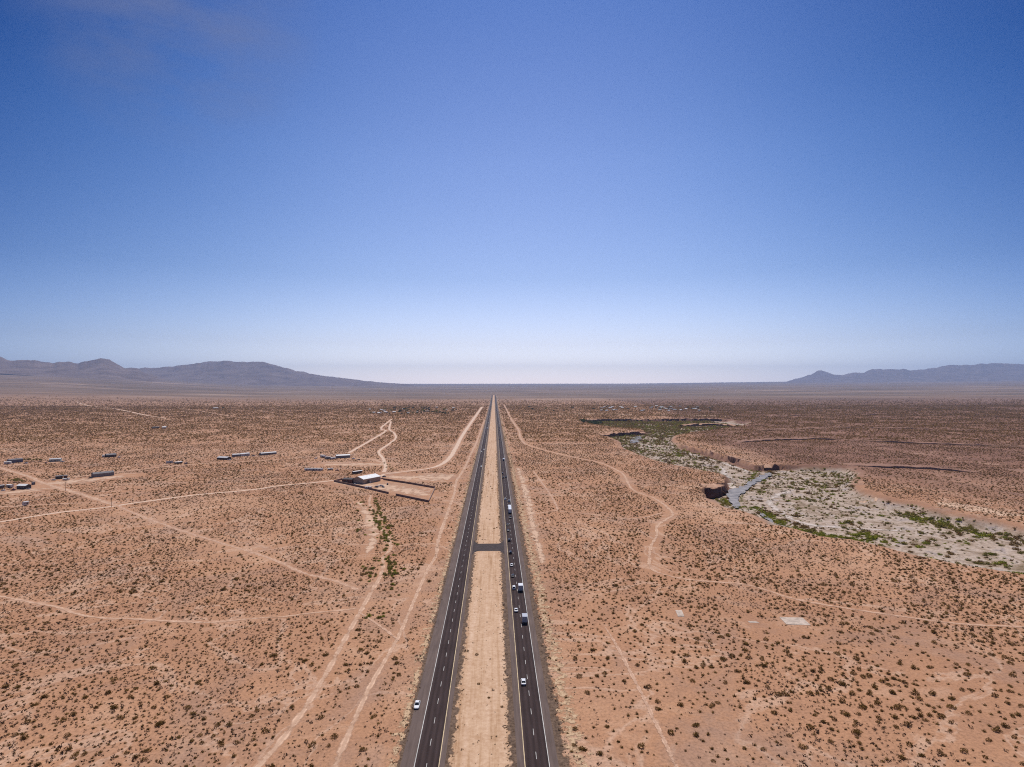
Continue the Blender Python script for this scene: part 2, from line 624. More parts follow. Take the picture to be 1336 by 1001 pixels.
def wash_dist(x, y):
    """signed: positive inside the wash"""
    x, y = np.asarray(x, float), np.asarray(y, float)
    out = np.full(x.shape, -1e4)
    sel = (x > 120) & (x < 900) & (y > 130) & (y < 2500)
    if sel.any():
        xs, ys = x[sel], y[sel]
        d = seg_dist(xs, ys, WASH, True)
        ins = in_poly(xs, ys, WASH)
        d = np.where(ins, d, -d)
        d = d + (fbm(xs, ys, 22, 4, 5) - 0.5) * 9
        out[sel] = d
    return out


def ground_z(x, y):
    x, y = np.asarray(x, float), np.asarray(y, float)
    z = np.zeros(x.shape)
    wd = wash_dist(x, y)
    sel = wd > -2
    if sel.any():
        wid = 14 + 18 * fbm(x[sel], y[sel], 60, 2, 9)
        cd = seg_dist(x[sel], y[sel], CLIFF)
        sd = seg_dist(x[sel], y[sel], SCARP)
        wid = np.where(sd < 16, 2.6, 2.6 + (wid - 2.6) * sstep(16, 60, sd))
        wid = np.where(cd < 22, 1.8, wid)
        dep = WD + (fbm(x[sel], y[sel], 25, 4, 3) - 0.5) * 2.0
        z[sel] -= dep * sstep(0, wid, wd[sel]) + 4.5 * np.exp(-(cd / 18) ** 2) * sstep(0, 1.8, wd[sel])
    out = (1 - sstep(-8, 0, wd))
    # low swells on the plain beyond the wash
    far_right = sstep(430, 560, x - 0.05 * y) * out * sstep(300, 500, y) * (1 - sstep(3200, 3600, y))
    z += far_right * (fbm(x, y, 170, 3, 41) - 0.45) * 7
    # alluvial fans climbing to the mountains
    yy = np.clip(y, 100, None)
    px = 644.7 + F * x / yy
    D = np.interp(px, CONT_PX, CONT_D)
    e = 505 - np.interp(px, CONT_PX, CONT_Y)
    zc = H + e / F * D
    t = np.clip((y - 3600) / (D - 3600), 0, 1.4)
    z += np.where(y > 3600, zc * t ** 1.15, 0)
    return z


def axis(parts):
    out = []
    for a, b, s in parts:
        n = max(1, int(round((b - a) / s)))
        out += list(np.linspace(a, b, n, endpoint=False))
    out.append(parts[-1][1])
    return np.array(out)


gx = axis([(-42000, -8000, 3400), (-8000, -2000, 600), (-2000, -400, 160), (-400, 150, 50), (150, 200, 10), (200, 230, 4), (230, 285, 1.6), (285, 480, 3.2), (480, 800, 8), (800, 1400, 20),
           (1400, 2600, 100), (2600, 8000, 600), (8000, 42000, 3400)])
gy = axis([(-600, 130, 146), (130, 250, 8), (250, 340, 8), (340, 640, 4), (640, 720, 1.6), (720, 1040, 2.8), (1040, 1340, 5), (1340, 1530, 2.6), (1530, 1880, 9), (1880, 2150, 2.8), (2150, 2300, 12), (2300, 3600, 60), (3600, 12000, 280), (12000, 42000, 1500)])
GX, GY = np.meshgrid(gx, gy)
GZ = ground_z(GX, GY)
nx, ny = len(gx), len(gy)
gv = np.stack([GX.ravel(), GY.ravel(), GZ.ravel()], 1)
ii = np.arange(nx * ny).reshape(ny, nx)
quads = np.stack([ii[:-1, :-1], ii[:-1, 1:], ii[1:, 1:], ii[1:, :-1]], -1).reshape(-1, 4)


def np_mesh(name, verts, faces, mat, smooth=False, attrs=None):
    me = bpy.data.meshes.new(name)
    nv, nf, k = len(verts), len(faces), faces.shape[1]
    me.vertices.add(nv)
    me.vertices.foreach_set('co', np.ascontiguousarray(verts, np.float32).ravel())
    me.loops.add(nf * k)
    me.loops.foreach_set('vertex_index', np.ascontiguousarray(faces, np.int32).ravel())
    me.polygons.add(nf)
    me.polygons.foreach_set('loop_start', np.arange(0, nf * k, k, dtype=np.int32))
    me.polygons.foreach_set('loop_total', np.full(nf, k, np.int32))
    if smooth:
        me.polygons.foreach_set('use_smooth', np.ones(nf, bool))
    me.update(calc_edges=True)
    for an, av in (attrs or {}).items():
        a = me.attributes.new(an, 'FLOAT', 'POINT')
        a.data.foreach_set('value', np.ascontiguousarray(av, np.float32).ravel())
    me.materials.append(mat)
    return me


gwd = wash_dist(GX, GY)
a_gravel = sstep(5, 14, gwd)
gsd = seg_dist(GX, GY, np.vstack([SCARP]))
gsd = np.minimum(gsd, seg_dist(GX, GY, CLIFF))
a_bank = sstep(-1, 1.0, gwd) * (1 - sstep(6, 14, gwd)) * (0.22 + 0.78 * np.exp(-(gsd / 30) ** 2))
a_pave = sstep(60, 150, GX - 25 + 70 - np.interp(GY, [300, 480, 640, 830, 1020, 1240, 1600, 2000, 3300], [400, 425, 410, 360, 380, 380, 480, 560, 900])) * (0.45 + 0.55 * sstep(500, 900, GY)) * (1 - a_gravel)
a_valley = sstep(2500, 5600, GY) * (0.55 + 0.45 * sstep(3600, 6500, GY))
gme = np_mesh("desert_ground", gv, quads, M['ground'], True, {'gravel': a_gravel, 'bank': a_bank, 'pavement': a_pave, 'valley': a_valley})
tag(link_mesh("desert_ground", gme), kind='structure')


def smooth_line(pts, step):
    pts = np.array(pts, float)
    q = np.vstack([2 * pts[0] - pts[1], pts, 2 * pts[-1] - pts[-2]])
    out = []
    for k in range(1, len(q) - 2):
        p0, p1, p2, p3 = q[k - 1], q[k], q[k + 1], q[k + 2]
        n = max(2, int(np.linalg.norm(p2 - p1) / step))
        t = np.linspace(0, 1, n, endpoint=False)[:, None]
        out.append(0.5 * (2 * p1 + (p2 - p0) * t + (2 * p0 - 5 * p1 + 4 * p2 - p3) * t * t + (3 * p1 - p0 - 3 * p2 + p3) * t ** 3))
    out.append(pts[-1:])
    return np.vstack(out)


def ledge_material():
    m, nt, b = new_mat("ledge earth")
    p = pos(nt)
    n = noise(nt, p, 0.05, 5, 0.6, 0.4)
    nt.links.new(ramp(nt, n, [(0.3, (0.20, 0.112, 0.080)), (0.6, (0.32, 0.178, 0.122)), (0.75, (0.44, 0.28, 0.20))]), b.inputs['Base Color'])
    b.inputs['Roughness'].default_value = 0.95
    b.inputs['Specular IOR Level'].default_value = 0.1
    return m


M['ledge'] = ledge_material()
for li, (line, hgt) in enumerate(LEDGES):
    o_ = np.argsort(line[:, 0])
    xs_ = np.arange(line[o_[0], 0], line[o_[-1], 0], 2.5)
    yl_ = np.interp(xs_, line[o_, 0], line[o_, 1])
    yl_ = yl_ + (fbm(xs_, yl_ * 0 + li * 50, 26, 4, 21) - 0.5) * 26
    env = sstep(0, 40, xs_ - xs_[0]) * sstep(0, 40, xs_[-1] - xs_)
    hh_ = 0.8 * hgt * env * sstep(0.25, 0.6, fbm(xs_, xs_ * 0 + 9 * li, 75, 4, 33 + li)) * (0.35 + 1.1 * fbm(xs_, xs_ * 0, 11, 3, 4))
    prof = [(-0.6, -0.8, 0), (0.0, 0, 0.93), (1.2, 0, 1.0), (10, 0, 0.85), (32, 0, 0.4), (75, -0.6, 0)]
    V_ = []
    for dy, dz, k in prof:
        yy_ = yl_ + dy
        V_.append(np.stack([xs_, yy_, ground_z(xs_, yy_) + dz + hh_ * k - 0.25 * (hh_ < 0.3)], 1))
    V_ = np.stack(V_, 1)
    idx = np.arange(len(xs_) * len(prof)).reshape(len(xs_), len(prof))
    q_ = np.stack([idx[:-1, :-1], idx[1:, :-1], idx[1:, 1:], idx[:-1, 1:]], -1).reshape(-1, 4)
    tag(link_mesh("desert_ledge", np_mesh("desert_ledge", V_.reshape(-1, 3), q_, M['ledge'])), kind='structure')

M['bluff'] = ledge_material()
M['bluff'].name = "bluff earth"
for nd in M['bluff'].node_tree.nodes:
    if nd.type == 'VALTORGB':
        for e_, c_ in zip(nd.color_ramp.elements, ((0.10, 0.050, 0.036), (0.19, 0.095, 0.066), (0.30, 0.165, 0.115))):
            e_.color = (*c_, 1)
BLUFFS = [     # foot of the face in photo pixels from left to right as seen from the front, height of the top above the plain, depth of the shelf
    ([(911, 640.5), (916, 644), (923, 646.5), (933, 646.5), (942, 645.0), (949, 641.5)], 0.8, 30, 0),
    ([(905, 587.5), (918, 591), (931, 595.5), (943, 599), (955, 602.5), (965, 605.5), (975, 608.5), (987, 612.5)], 0.9, 16, 4),
    ([(996, 613.5), (1005, 613.5), (1016, 612.5)], 1.6, 14, 4),
    ([(776, 571.4), (790, 570.4), (805, 569.4), (822, 568.2), (843, 567)], 1.2, 20, 4),
    ([(765, 549.8), (785, 550), (805, 550), (840, 549.9), (880, 549.6), (920, 549.2), (950, 550.4)], 1.0, 34, 5),
    ([(893, 557.0), (915, 556), (935, 556), (957, 557.5)], -1.0, 30, 0),
]
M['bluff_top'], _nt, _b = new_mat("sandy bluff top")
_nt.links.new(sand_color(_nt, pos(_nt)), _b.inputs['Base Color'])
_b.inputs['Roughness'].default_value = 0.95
for bi, (pix, top, dep, push) in enumerate(BLUFFS):
    ln = smooth_line([P(x, y, -WD)[:2] for x, y in pix], 1.4)
    tg = np.gradient(ln, axis=0)
    tg /= np.linalg.norm(tg, axis=1)[:, None]
    bk = np.stack([-tg[:, 1], tg[:, 0]], 1)                     # towards the plain behind the face
    al = np.concatenate([[0], np.cumsum(np.linalg.norm(np.diff(ln, axis=0), axis=1))])
    ln = ln + bk * ((fbm(al, al * 0 + 31 * bi, 9, 4, 63)[:, None] - 0.5) * 7 - push)
    fl = 7 if bi == 0 else min(22, al[-1] * 0.4)
    fade = sstep(0, fl, al) * sstep(0, fl, al[-1] - al)
    if bi:
        fade = fade * sstep(0.26, 0.5, fbm(al, al * 0 + 13 * bi, 24, 3, 97))
    tp = top * fade - 4.5 * (1 - fade) + (fbm(al, al * 0 + 7 * bi, 6, 4, 71) - 0.5) * 3.2
    V_ = []
    for off, kind_ in ((-1.6, 'foot'), (-0.5, 'low'), (0.25, 'high'), (1.1, 'top'), (dep * 0.5, 'shelf'), (dep, 'back')):
        q_ = ln + bk * off
        g_ = ground_z(q_[:, 0], q_[:, 1])
        z_ = {'foot': np.full(len(al), -WD - 2.0), 'low': np.full(len(al), -WD + 0.8), 'high': tp * 0.9 - 0.5, 'top': tp, 'shelf': np.maximum(g_ + 0.1, tp * 0.6), 'back': g_ - 0.5}[kind_]
        V_.append(np.concatenate([q_, z_[:, None]], 1))
    V_ = np.stack(V_, 1)
    idx = np.arange(len(al) * 6).reshape(len(al), 6)
    q4 = np.stack([idx[:-1, :-1], idx[1:, :-1], idx[1:, 1:], idx[:-1, 1:]], -1).reshape(-1, 4)
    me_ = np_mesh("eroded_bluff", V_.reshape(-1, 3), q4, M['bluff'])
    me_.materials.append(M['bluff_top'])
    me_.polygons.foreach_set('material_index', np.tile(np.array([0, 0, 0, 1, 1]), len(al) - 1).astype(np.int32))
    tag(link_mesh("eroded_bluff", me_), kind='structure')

# ------------------------------------------------------------------ ribbons: tracks, road, verges
def strip_mesh(name, left, right, mat, lift, z=None):
    """quad strip between two 2D lines"""
    n = len(left)
    L = np.concatenate([left, (ground_z(left[:, 0], left[:, 1]) if z is None else np.full(n, z))[:, None] + lift], 1)
    R = np.concatenate([right, (ground_z(right[:, 0], right[:, 1]) if z is None else np.full(n, z))[:, None] + lift], 1)
    v = np.empty((2 * n, 3))
    v[0::2], v[1::2] = L, R
    k = np.arange(n - 1) * 2
    f = np.stack([k, k + 1, k + 3, k + 2], 1)
    me = np_mesh(name, v, f, mat)
    uv = me.uv_layers.new(name="UVMap")
    mid = (left + right) / 2
    s = np.concatenate([[0], np.cumsum(np.linalg.norm(np.diff(mid, axis=0), axis=1))])
    u = np.empty((n - 1, 4, 2))
    u[:, 0, 0], u[:, 1, 0], u[:, 2, 0], u[:, 3, 0] = 0, 1, 1, 0
    u[:, 0, 1], u[:, 1, 1], u[:, 2, 1], u[:, 3, 1] = s[:-1], s[:-1], s[1:], s[1:]
    uv.data.foreach_set('uv', u.astype(np.float32).ravel())
    return me


TRACKS = []          # (line, half width) kept clear of bushes


def ribbon(name, pix, width, mat, lift=0.02, z=0.0, keep=0.6, step=4.0, clear=True):
    w = [P(x, y, z)[:2] for x, y in pix]
    line = smooth_line(w, step)
    t = np.gradient(line, axis=0)
    t /= np.linalg.norm(t, axis=1)[:, None] + 1e-9
    nrm = np.stack([-t[:, 1], t[:, 0]], 1)
    if isinstance(width, (int, float)):
        width = [width] * len(pix)
    wa = np.array(w)
    sa = np.concatenate([[0], np.cumsum(np.linalg.norm(np.diff(wa, axis=0), axis=1))])
    sl_ = np.concatenate([[0], np.cumsum(np.linalg.norm(np.diff(line, axis=0), axis=1))])
    wd = np.interp(sl_ * sa[-1] / sl_[-1], sa, width)[:, None] / 2
    o = link_mesh(name, strip_mesh(name, line - nrm * -wd, line + nrm * -wd, mat, lift))
    tag(o, kind='structure')
    if clear:
        TRACKS.append((np.array(w), max(width) / 2 + keep))
    return o


T = [
    ([(336, 1001), (365, 968), (395, 928), (425, 880), (455, 825), (480, 780), (496, 752), (500, 738), (500, 727), (509, 717), (508, 704), (498, 690), (489, 670), (482, 657), (484, 646)], 4.2, 'track'),
    ([(425, 1030), (442, 988), (456, 955), (471, 921), (488, 886), (519, 832), (547, 768), (557, 745), (569, 724), (572, 704), (581, 678), (587, 660), (593, 643), (596, 627), (607, 609), (616, 589), (623, 574), (632, 548)], [4.5, 4.5, 4, 3.6, 3.4, 3.4, 3.4, 3.6, 4.4, 5, 5.5, 5, 5, 6, 7, 7, 6, 5], 'track'),
    ([(629, 531), (608, 561), (595, 584), (585, 599), (567, 609.5), (534, 614.6), (503, 618.5), (497, 622)], [16, 12, 11, 10, 8, 6, 6, 6], 'pale'),
    ([(511, 547), (497, 558.6), (503, 562.5), (483, 575), (455, 591)], 8, 'pale'),
    ([(510, 550), (508, 560), (514, 565), (516.5, 571.5), (508, 579), (494.5, 589), (499.6, 598), (503, 609), (501, 616)], 7, 'pale'),
    ([(435, 627), (407, 630), (363, 634), (330, 639), (254, 646), (178, 656), (142, 661.5), (76, 669), (0, 681), (-60, 690)], 6.5, 'pale'),
    ([(-40, 600), (5, 612), (38, 622), (56, 630), (89, 640), (115, 647.6), (137, 655), (153, 660)], 9, 'track'),
    ([(153, 660), (173, 669), (199, 679), (229, 690), (280, 706), (330, 721), (368, 735), (394, 747), (437, 758), (466, 769)], 4.5, 'faint'),
    ([(56, 626), (102, 622), (153, 616), (216, 609), (280, 604), (330, 602), (381, 598), (414, 596), (457, 598), (485, 599), (499, 604)], 7, 'track'),
    ([(-30, 610), (0, 608), (51, 605), (102, 601)], 7, 'track'),
    ([(-30, 662), (0, 661.6), (51, 659), (102, 656.5), (137, 656.5)], 5, 'faint'),
    ([(-20, 645), (0, 644), (59, 642)], 5, 'faint'),
    ([(115, 632), (178, 631.5), (255, 629), (340, 625.5), (434, 623)], 3.2, 'faint'),
    ([(100, 527), (122, 530.4), (153, 534), (191, 542), (217, 546)], 13, 'pale'),
    ([(230, 532.5), (255, 535.5), (306, 544), (328, 544.5), (360, 543)], 12, 'faint'),
    ([(265, 544.8), (300, 545), (328, 544.8)], 10, 'faint'),
    ([(330, 534.5), (365, 540), (400, 544), (470, 545), (512, 546)], 10, 'faint'),
    ([(-20, 775), (0, 778), (46, 787), (74, 792), (97, 800), (128, 806), (179, 808), (230, 811), (281, 812), (330, 807), (368, 805), (407, 800), (440, 797), (466, 794)], 2.8, 'track'),
    ([(658, 529), (667, 547), (676, 560), (679, 571), (685, 579), (698, 584), (721, 590.4), (749, 597), (780, 603), (802, 612), (814, 620), (820, 632), (827, 640), (841, 646), (853, 650),
      (869, 660.5), (878, 671), (869, 678), (857, 687), (857, 699), (850, 711), (847, 729), (849, 742), (861, 748)], [10, 9, 8, 8, 7, 5, 4.5, 4.5, 4.5, 5, 5, 5, 5, 4.5, 4.5, 5, 5, 4.5, 3.8, 3.8, 3.8, 3.8, 3.8, 3.6], 'track'),
    ([(849, 742), (861, 748), (889, 755), (916, 758), (967, 762), (996, 769), (1034, 781), (1080, 790),
      (1139, 799), (1188, 806), (1252, 814), (1336, 818), (1400, 820)], 3.0, 'faint'),
    ([(683, 673), (721, 667), (727, 663), (715, 641), (696, 615)], 3.5, 'faint'),
    ([(729, 667.6), (762, 670), (802, 676), (838, 676), (864, 669)], 3.2, 'faint'),
    ([(876, 661), (900, 660.5), (925, 661)], 3, 'faint'),
    ([(790, 819), (803, 840), (824, 880), (839, 909), (857, 947), (872, 978), (890, 1020)], [1.0, 2.6, 3, 2.4, 2.6, 2.6, 2.6], 'faint'),
    ([(693, 566), (660, 566), (676, 565.5)], 6, 'faint'),
    ([(935, 684), (960, 683.5), (1000, 683.5)], 2.2, 'faint'),
    ([(470, 800), (500, 820), (520, 836)], 2.2, 'faint'),
]
for k, (pts, w, mk) in enumerate(T):
    if mk != 'pale':
        w = [q * 0.95 for q in w] if isinstance(w, list) else w * 1.0
    ribbon("dirt_track", pts, w, M[mk], 0.02 + 0.004 * k)
# dry channel on the wash floor
ribbon("dry_channel", [(830, 579), (866, 586), (898, 592), (920, 598), (947, 605.5), (970, 613), (984, 619)], [10, 12, 12, 11, 11, 9, 6], M['channel'], 0.15, -WD, step=3, clear=False)
ribbon("dry_channel", [(1030, 640), (1005, 652), (1012, 664), (1035, 678), (1065, 686), (1120, 690), (1180, 693)], [14, 12, 10, 10, 9, 8, 6], M['channel'], 0.15, -WD, step=3, clear=False)
ribbon("dry_channel", [(940, 608), (944, 614), (950, 625), (958, 634)], [6, 14, 18, 10], M['channel'], 0.17, -WD, step=3, clear=False)

ribbon("pale_slope", [(1120, 645), (1180, 650), (1250, 660), (1336, 676), (1420, 694)], [8, 34, 50, 56, 50], M['clear'], 0.03, clear=False, step=3)
# cleared ground patches
ribbon("cleared_ground", [(503, 621.5), (545, 623), (588, 623.5)], [10, 70, 80], M['clear'], 0.008, keep=-4)
ribbon("cleared_ground", [(438, 629), (480, 633), (530, 640), (558, 646)], [24, 44, 46, 24], M['clear'], 0.011, keep=-2)
ribbon("cleared_ground", [(425, 606), (465, 606), (500, 606)], [30, 60, 30], M['clear'], 0.008, keep=-6)
ribbon("cleared_ground", [(55, 631), (100, 628), (160, 621)], [20, 60, 24], M['clear'], 0.008, keep=-4)
ribbon("cleared_ground", [(-20, 645), (20, 642), (60, 637)], [30, 46, 20], M['clear'], 0.008, keep=-4)
ribbon("cleared_ground", [(476, 728), (487, 700), (484, 680), (468, 655)], [2, 12, 16, 8], M['clear'], 0.014, keep=-3)
ribbon("cleared_ground", [(708, 735), (694, 680), (685, 640), (676, 610)], [7, 10, 12, 8], M['clear'], 0.008, keep=-1)
ribbon("cleared_ground", [(680, 541), (760, 540), (860, 541.5), (950, 544)], [60, 150, 150, 80], M['clear'], 0.02, keep=-25, clear=False)

ROADY = np.concatenate([np.arange(60, 700, 10), np.arange(700, 3600, 25), np.arange(3600, 6600, 60)]).astype(float)


def road_strip(name, x0, x1, mat, lift, y=ROADY):
    return tag(link_mesh(name, strip_mesh(name, np.stack([np.full(len(y), x0), y], 1), np.stack([np.full(len(y), x1), y], 1), mat, lift)), kind='structure')


# bank strips beside the pavement, median sand
road_strip("median_strip", -18.0, 9.6, M['median'], 0.10)
road_strip("road_verge", -33.5, -26.2, M['drygrass'], 0.105)
road_strip("road_verge", 19.5, 31.0, M['drygrass'], 0.105)
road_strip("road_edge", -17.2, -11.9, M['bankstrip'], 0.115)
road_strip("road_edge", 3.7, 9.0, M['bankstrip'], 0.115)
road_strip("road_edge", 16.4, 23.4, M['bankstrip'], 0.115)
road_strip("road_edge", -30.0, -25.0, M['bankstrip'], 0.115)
# two carriageways, each a paved sheet with darker travel lanes
road_strip("highway_shoulder", -27.9, -14.7, M['shoulder'], 0.135)
road_strip("highway_shoulder", 6.9, 19.3, M['shoulder'], 0.135)
road_strip("highway", -23.9, -16.3, M['asphalt'], 0.150)
road_strip("highway", 9.1, 16.7, M['asphalt'], 0.150)
road_strip("road_marking", -23.85, -23.62, M['linewhite'], 0.160)
road_strip("road_marking", -16.55, -16.30, M['lineyellow'], 0.160)
road_strip("road_marking", 9.12, 9.37, M['lineyellow'], 0.160)
road_strip("road_marking", 16.42, 16.65, M['linewhite'], 0.160)
mb = MB()
for x in (-20.1, 12.9):
    for k in range(9, 300):
        y = k * 12.19 + (3.0 if x < 0 else 7.5)
        mb.add([(x - .08, y, .160), (x + .08, y, .160), (x + .08, y + 3.6, .160), (x - .08, y + 3.6, .160)], [(0, 1, 2, 3)])
tag(mb.build("lane_marking", M['linewhite']), kind='structure')
# paved crossover through the median
yy = np.linspace(398, 430, 17)
t = (yy - 414) / 16
flare = 1.0 - np.clip(np.abs(t) - 0.45, 0, 1) * 3.4
cx = -3.9
for nm, sgn in (("crossover", 1),):
    v, f = [], []
    n = 24
    for i in range(n + 1):
        x = -14.9 + (7.1 + 14.9) * i / n
        e = abs(i / n - 0.5) * 2
        hw = 9.5 + 9.0 * max(0, (e - 0.62) / 0.38) ** 2
        v += [(x, 414 - hw, 0.142), (x, 414 + hw, 0.142)]
    f = [(2 * i, 2 * i + 2, 2 * i + 3, 2 * i + 1) for i in range(n)]
    me = np_mesh("median_crossover", np.array(v), np.array(f), plain("worn crossover paving", (0.050, 0.034, 0.030), 0.9, var=0.35, scale=0.3))
    tag(link_mesh("median_crossover", me), kind='structure')

# river and pond on the wash floor
def water_material():
    m, nt, b = new_mat("shallow river water")
    p = pos(nt)
    n = noise(nt, p, 0.12, 5, 0.6, 0.5)
    nt.links.new(ramp(nt, n, [(0.35, (0.19, 0.175, 0.17)), (0.6, (0.30, 0.275, 0.265)), (0.75, (0.44, 0.39, 0.36))]), b.inputs['Base Color'])
    b.inputs['Roughness'].default_value = 0.45
    b.inputs['Specular IOR Level'].default_value = 0.04
    bump(nt, b, noise(nt, p, 0.8, 4), 0.12, 0.1)
    return m


M['water'] = water_material()


def water(name, pix, zlev):
    w0 = smooth_line([P(x, y, zlev)[:2] for x, y in pix + pix[:1]], 2.0)[:-1]
    w = [(q[0] + 6 * (float(fbm(q[0], q[1], 9, 3, 8)) - .5), q[1] + 14 * (float(fbm(q[0], q[1], 9, 3, 9)) - .5)) for q in w0]
    me = bpy.data.meshes.new(name)
    me.from_pydata([(p[0], p[1], zlev) for p in w], [], [tuple(range(len(w)))])
    me.materials.append(M['water'])
    tag(link_mesh(name, me), kind='structure')


RIVER = [(1006, 617), (999, 618), (986, 624), (972, 633), (962, 637), (949, 641), (950, 651), (957, 661.5), (965, 660), (964, 649), (972, 641), (983, 633), (993, 627), (1005, 620.5)]
WLEV = -6.7
water("river", RIVER, WLEV)
water("river", [(988, 668), (993, 668), (1000, 673.5), (1008, 680), (1004, 681), (996, 675)], WLEV + 0.1)
water("river", [(836, 569), (828, 570.5), (823, 574.5), (824, 577.5), (832, 577), (836, 573)], WLEV)

# ------------------------------------------------------------------ mountains
def mountain_material(name, lo, hi):
    m, nt, b = new_mat(name)
    p = pos(nt)
    n = noise(nt, p, 0.0022, 7, 0.65, 0.4)
    nt.links.new(ramp(nt, n, [(0.3, lo), (0.7, hi)]), b.inputs['Base Color'])
    b.inputs['Roughness'].default_value = 1.0
    b.inputs['Specular IOR Level'].default_value = 0.0
    bump(nt, b, noise(nt, p, 0.004, 6, 0.65), 0.6, 120)
    return m


M['mount'] = mountain_material("bare mountain rock", (0.13, 0.09, 0.08), (0.26, 0.19, 0.165))


def mountain(name, sky, D, W, seed, npx=420, nd=44):
    """height field whose crest reaches the given skyline (pixel, pixel) about D metres away"""
    pxs = np.linspace(sky[0][0], sky[-1][0], npx)
    crest = np.interp(pxs, [s[0] for s in sky], [s[1] for s in sky])
    crest = crest + (fbm(pxs, pxs * 0, 9, 4, seed) - 0.5) * 3.0 * np.clip((502 - crest) / 12, 0, 1)
    ds = np.linspace(-1, 1, nd)
    verts = np.empty((nd, npx, 3))
    for j, s in enumerate(ds):
        wob = (fbm(pxs, pxs * 0 + 3, 45, 3, seed + 7) - 0.5) * 0.5
        dep = D + W * s
        r = np.array([ray(x, 505) for x in pxs])
        pt = CAM + r * dep
        zc = H + (505 - crest) / F * D
        base = ground_z(pt[:, 0], pt[:, 1]) - 25
        spur = fbm(pt[:, 0], pt[:, 1], W * 0.28, 5, seed + 3)
        k = np.clip(1 - abs(s - 0.15) / (1.0 if s > 0.15 else 1.15), 0, 1)
        hgt = (zc - base) * k ** 1.05
        rid = 1 - np.abs(2 * spur - 1)
        hgt = hgt * (1 - 0.55 * (1 - k) * rid) * (1 + 0.10 * (spur - 0.5))
        verts[j] = np.stack([pt[:, 0], pt[:, 1], base + np.maximum(hgt, 0)], 1)
    idx = np.arange(nd * npx).reshape(nd, npx)
    q = np.stack([idx[:-1, :-1], idx[:-1, 1:], idx[1:, 1:], idx[1:, :-1]], -1).reshape(-1, 4)
    me = np_mesh(name, verts.reshape(-1, 3), q, M['mount'], True)
    tag(link_mesh(name, me), kind='structure')


mountain("mountain", [(-160, 470), (-90, 455), (-40, 460), (0, 464), (13, 468.5), (35, 469), (50, 470), (68, 473), (76, 470.5), (88, 471), (102, 473.5), (118, 469), (131, 466.5), (143, 468),
                      (152, 474), (165, 479), (178, 480), (190, 486), (215, 494)], 14500, 2400, 11)
mountain("mountain", [(120, 494), (165, 480), (180, 479.5), (205, 478.5), (228, 476.5), (255, 473.5), (277, 469.5), (298, 468.5), (315, 471), (330, 470.5), (345, 472), (368, 478), (392, 484), (420, 489), (450, 493.5),
                      (490, 498), (540, 502)], 19000, 2800, 29)
mountain("mountain", [(1020, 500), (1037, 494), (1058, 488.5), (1066, 483.5), (1072, 482.5), (1080, 485), (1088, 489), (1102, 488), (1115, 486.5), (1127, 486.5), (1138, 481.5), (1165, 481), (1190, 481.5), (1212, 480.5),
                      (1225, 478), (1240, 475), (1262, 475.5), (1280, 474), (1300, 473), (1318, 475), (1336, 473.5), (1380, 476), (1450, 479), (1520, 486)], 27000, 3200, 47)

# ------------------------------------------------------------------ haze: the desert air
hz = MB()
hz.box(-43000, 43000, -900, 42500, -14, 1650)
hm = bpy.data.materials.new("desert haze")
hm.use_nodes = True
hm.node_tree.nodes.clear()
pv = hm.node_tree.nodes.new('ShaderNodeVolumePrincipled')
pv.inputs['Color'].default_value = (0.50, 0.66, 1.0, 1)
pv.inputs['Density'].default_value = 3.1e-5
pv.inputs['Anisotropy'].default_value = 0.35
mo = hm.node_tree.nodes.new('ShaderNodeOutputMaterial')
hm.node_tree.links.new(pv.outputs[0], mo.inputs['Volume'])
tag(hz.build("haze", hm), kind='stuff')

# ------------------------------------------------------------------ plants
def clump_tris(r, n, flat=0.75, leaf=0.34, core=True):
    """leaf clumps spread through a bush's volume: (n,3,3) triangles, unit bush"""
    tr = []
    if core:
        a0 = r.uniform(0, 6.28)
        m = 6
        rad = r.uniform(0.45, 0.72, m)
        top = np.array([r.uniform(-.1, .1), r.uniform(-.1, .1), flat * 0.72])
        ring = [np.array([math.cos(a0 + 2 * math.pi * i / m) * rad[i], math.sin(a0 + 2 * math.pi * i / m) * rad[i], flat * r.uniform(0.15, 0.3)]) for i in range(m)]
        for i in range(m):
            j = (i + 1) % m
            tr.append([ring[i], ring[j], top])
            f0, f1 = ring[i].copy(), ring[j].copy()
            f0[2] = f1[2] = -0.05
            f0[:2] *= 0.6
            f1[:2] *= 0.6
            tr.append([f0, ring[j], ring[i]])
    while len(tr) < n:
        u = r.normal(size=3)
        u /= np.linalg.norm(u) + 1e-9
        u[2] = abs(u[2])
        c = u * (r.uniform(0.5, 1.0)) * np.array([1, 1, flat])
        c[2] += 0.06
        a = r.normal(size=3)
        a = a / np.linalg.norm(a) * leaf * r.uniform(0.6, 1.3)
        b = r.normal(size=3)
        b = b / np.linalg.norm(b) * leaf * r.uniform(0.6, 1.3)
        tr.append([c - a * 0.5, c + a * 0.5, c + b])
    return np.array(tr)


def tri_mesh(name, tris, mat):
    v = tris.reshape(-1, 3)
    return np_mesh(name, v, np.arange(len(v)).reshape(-1, 3), mat)


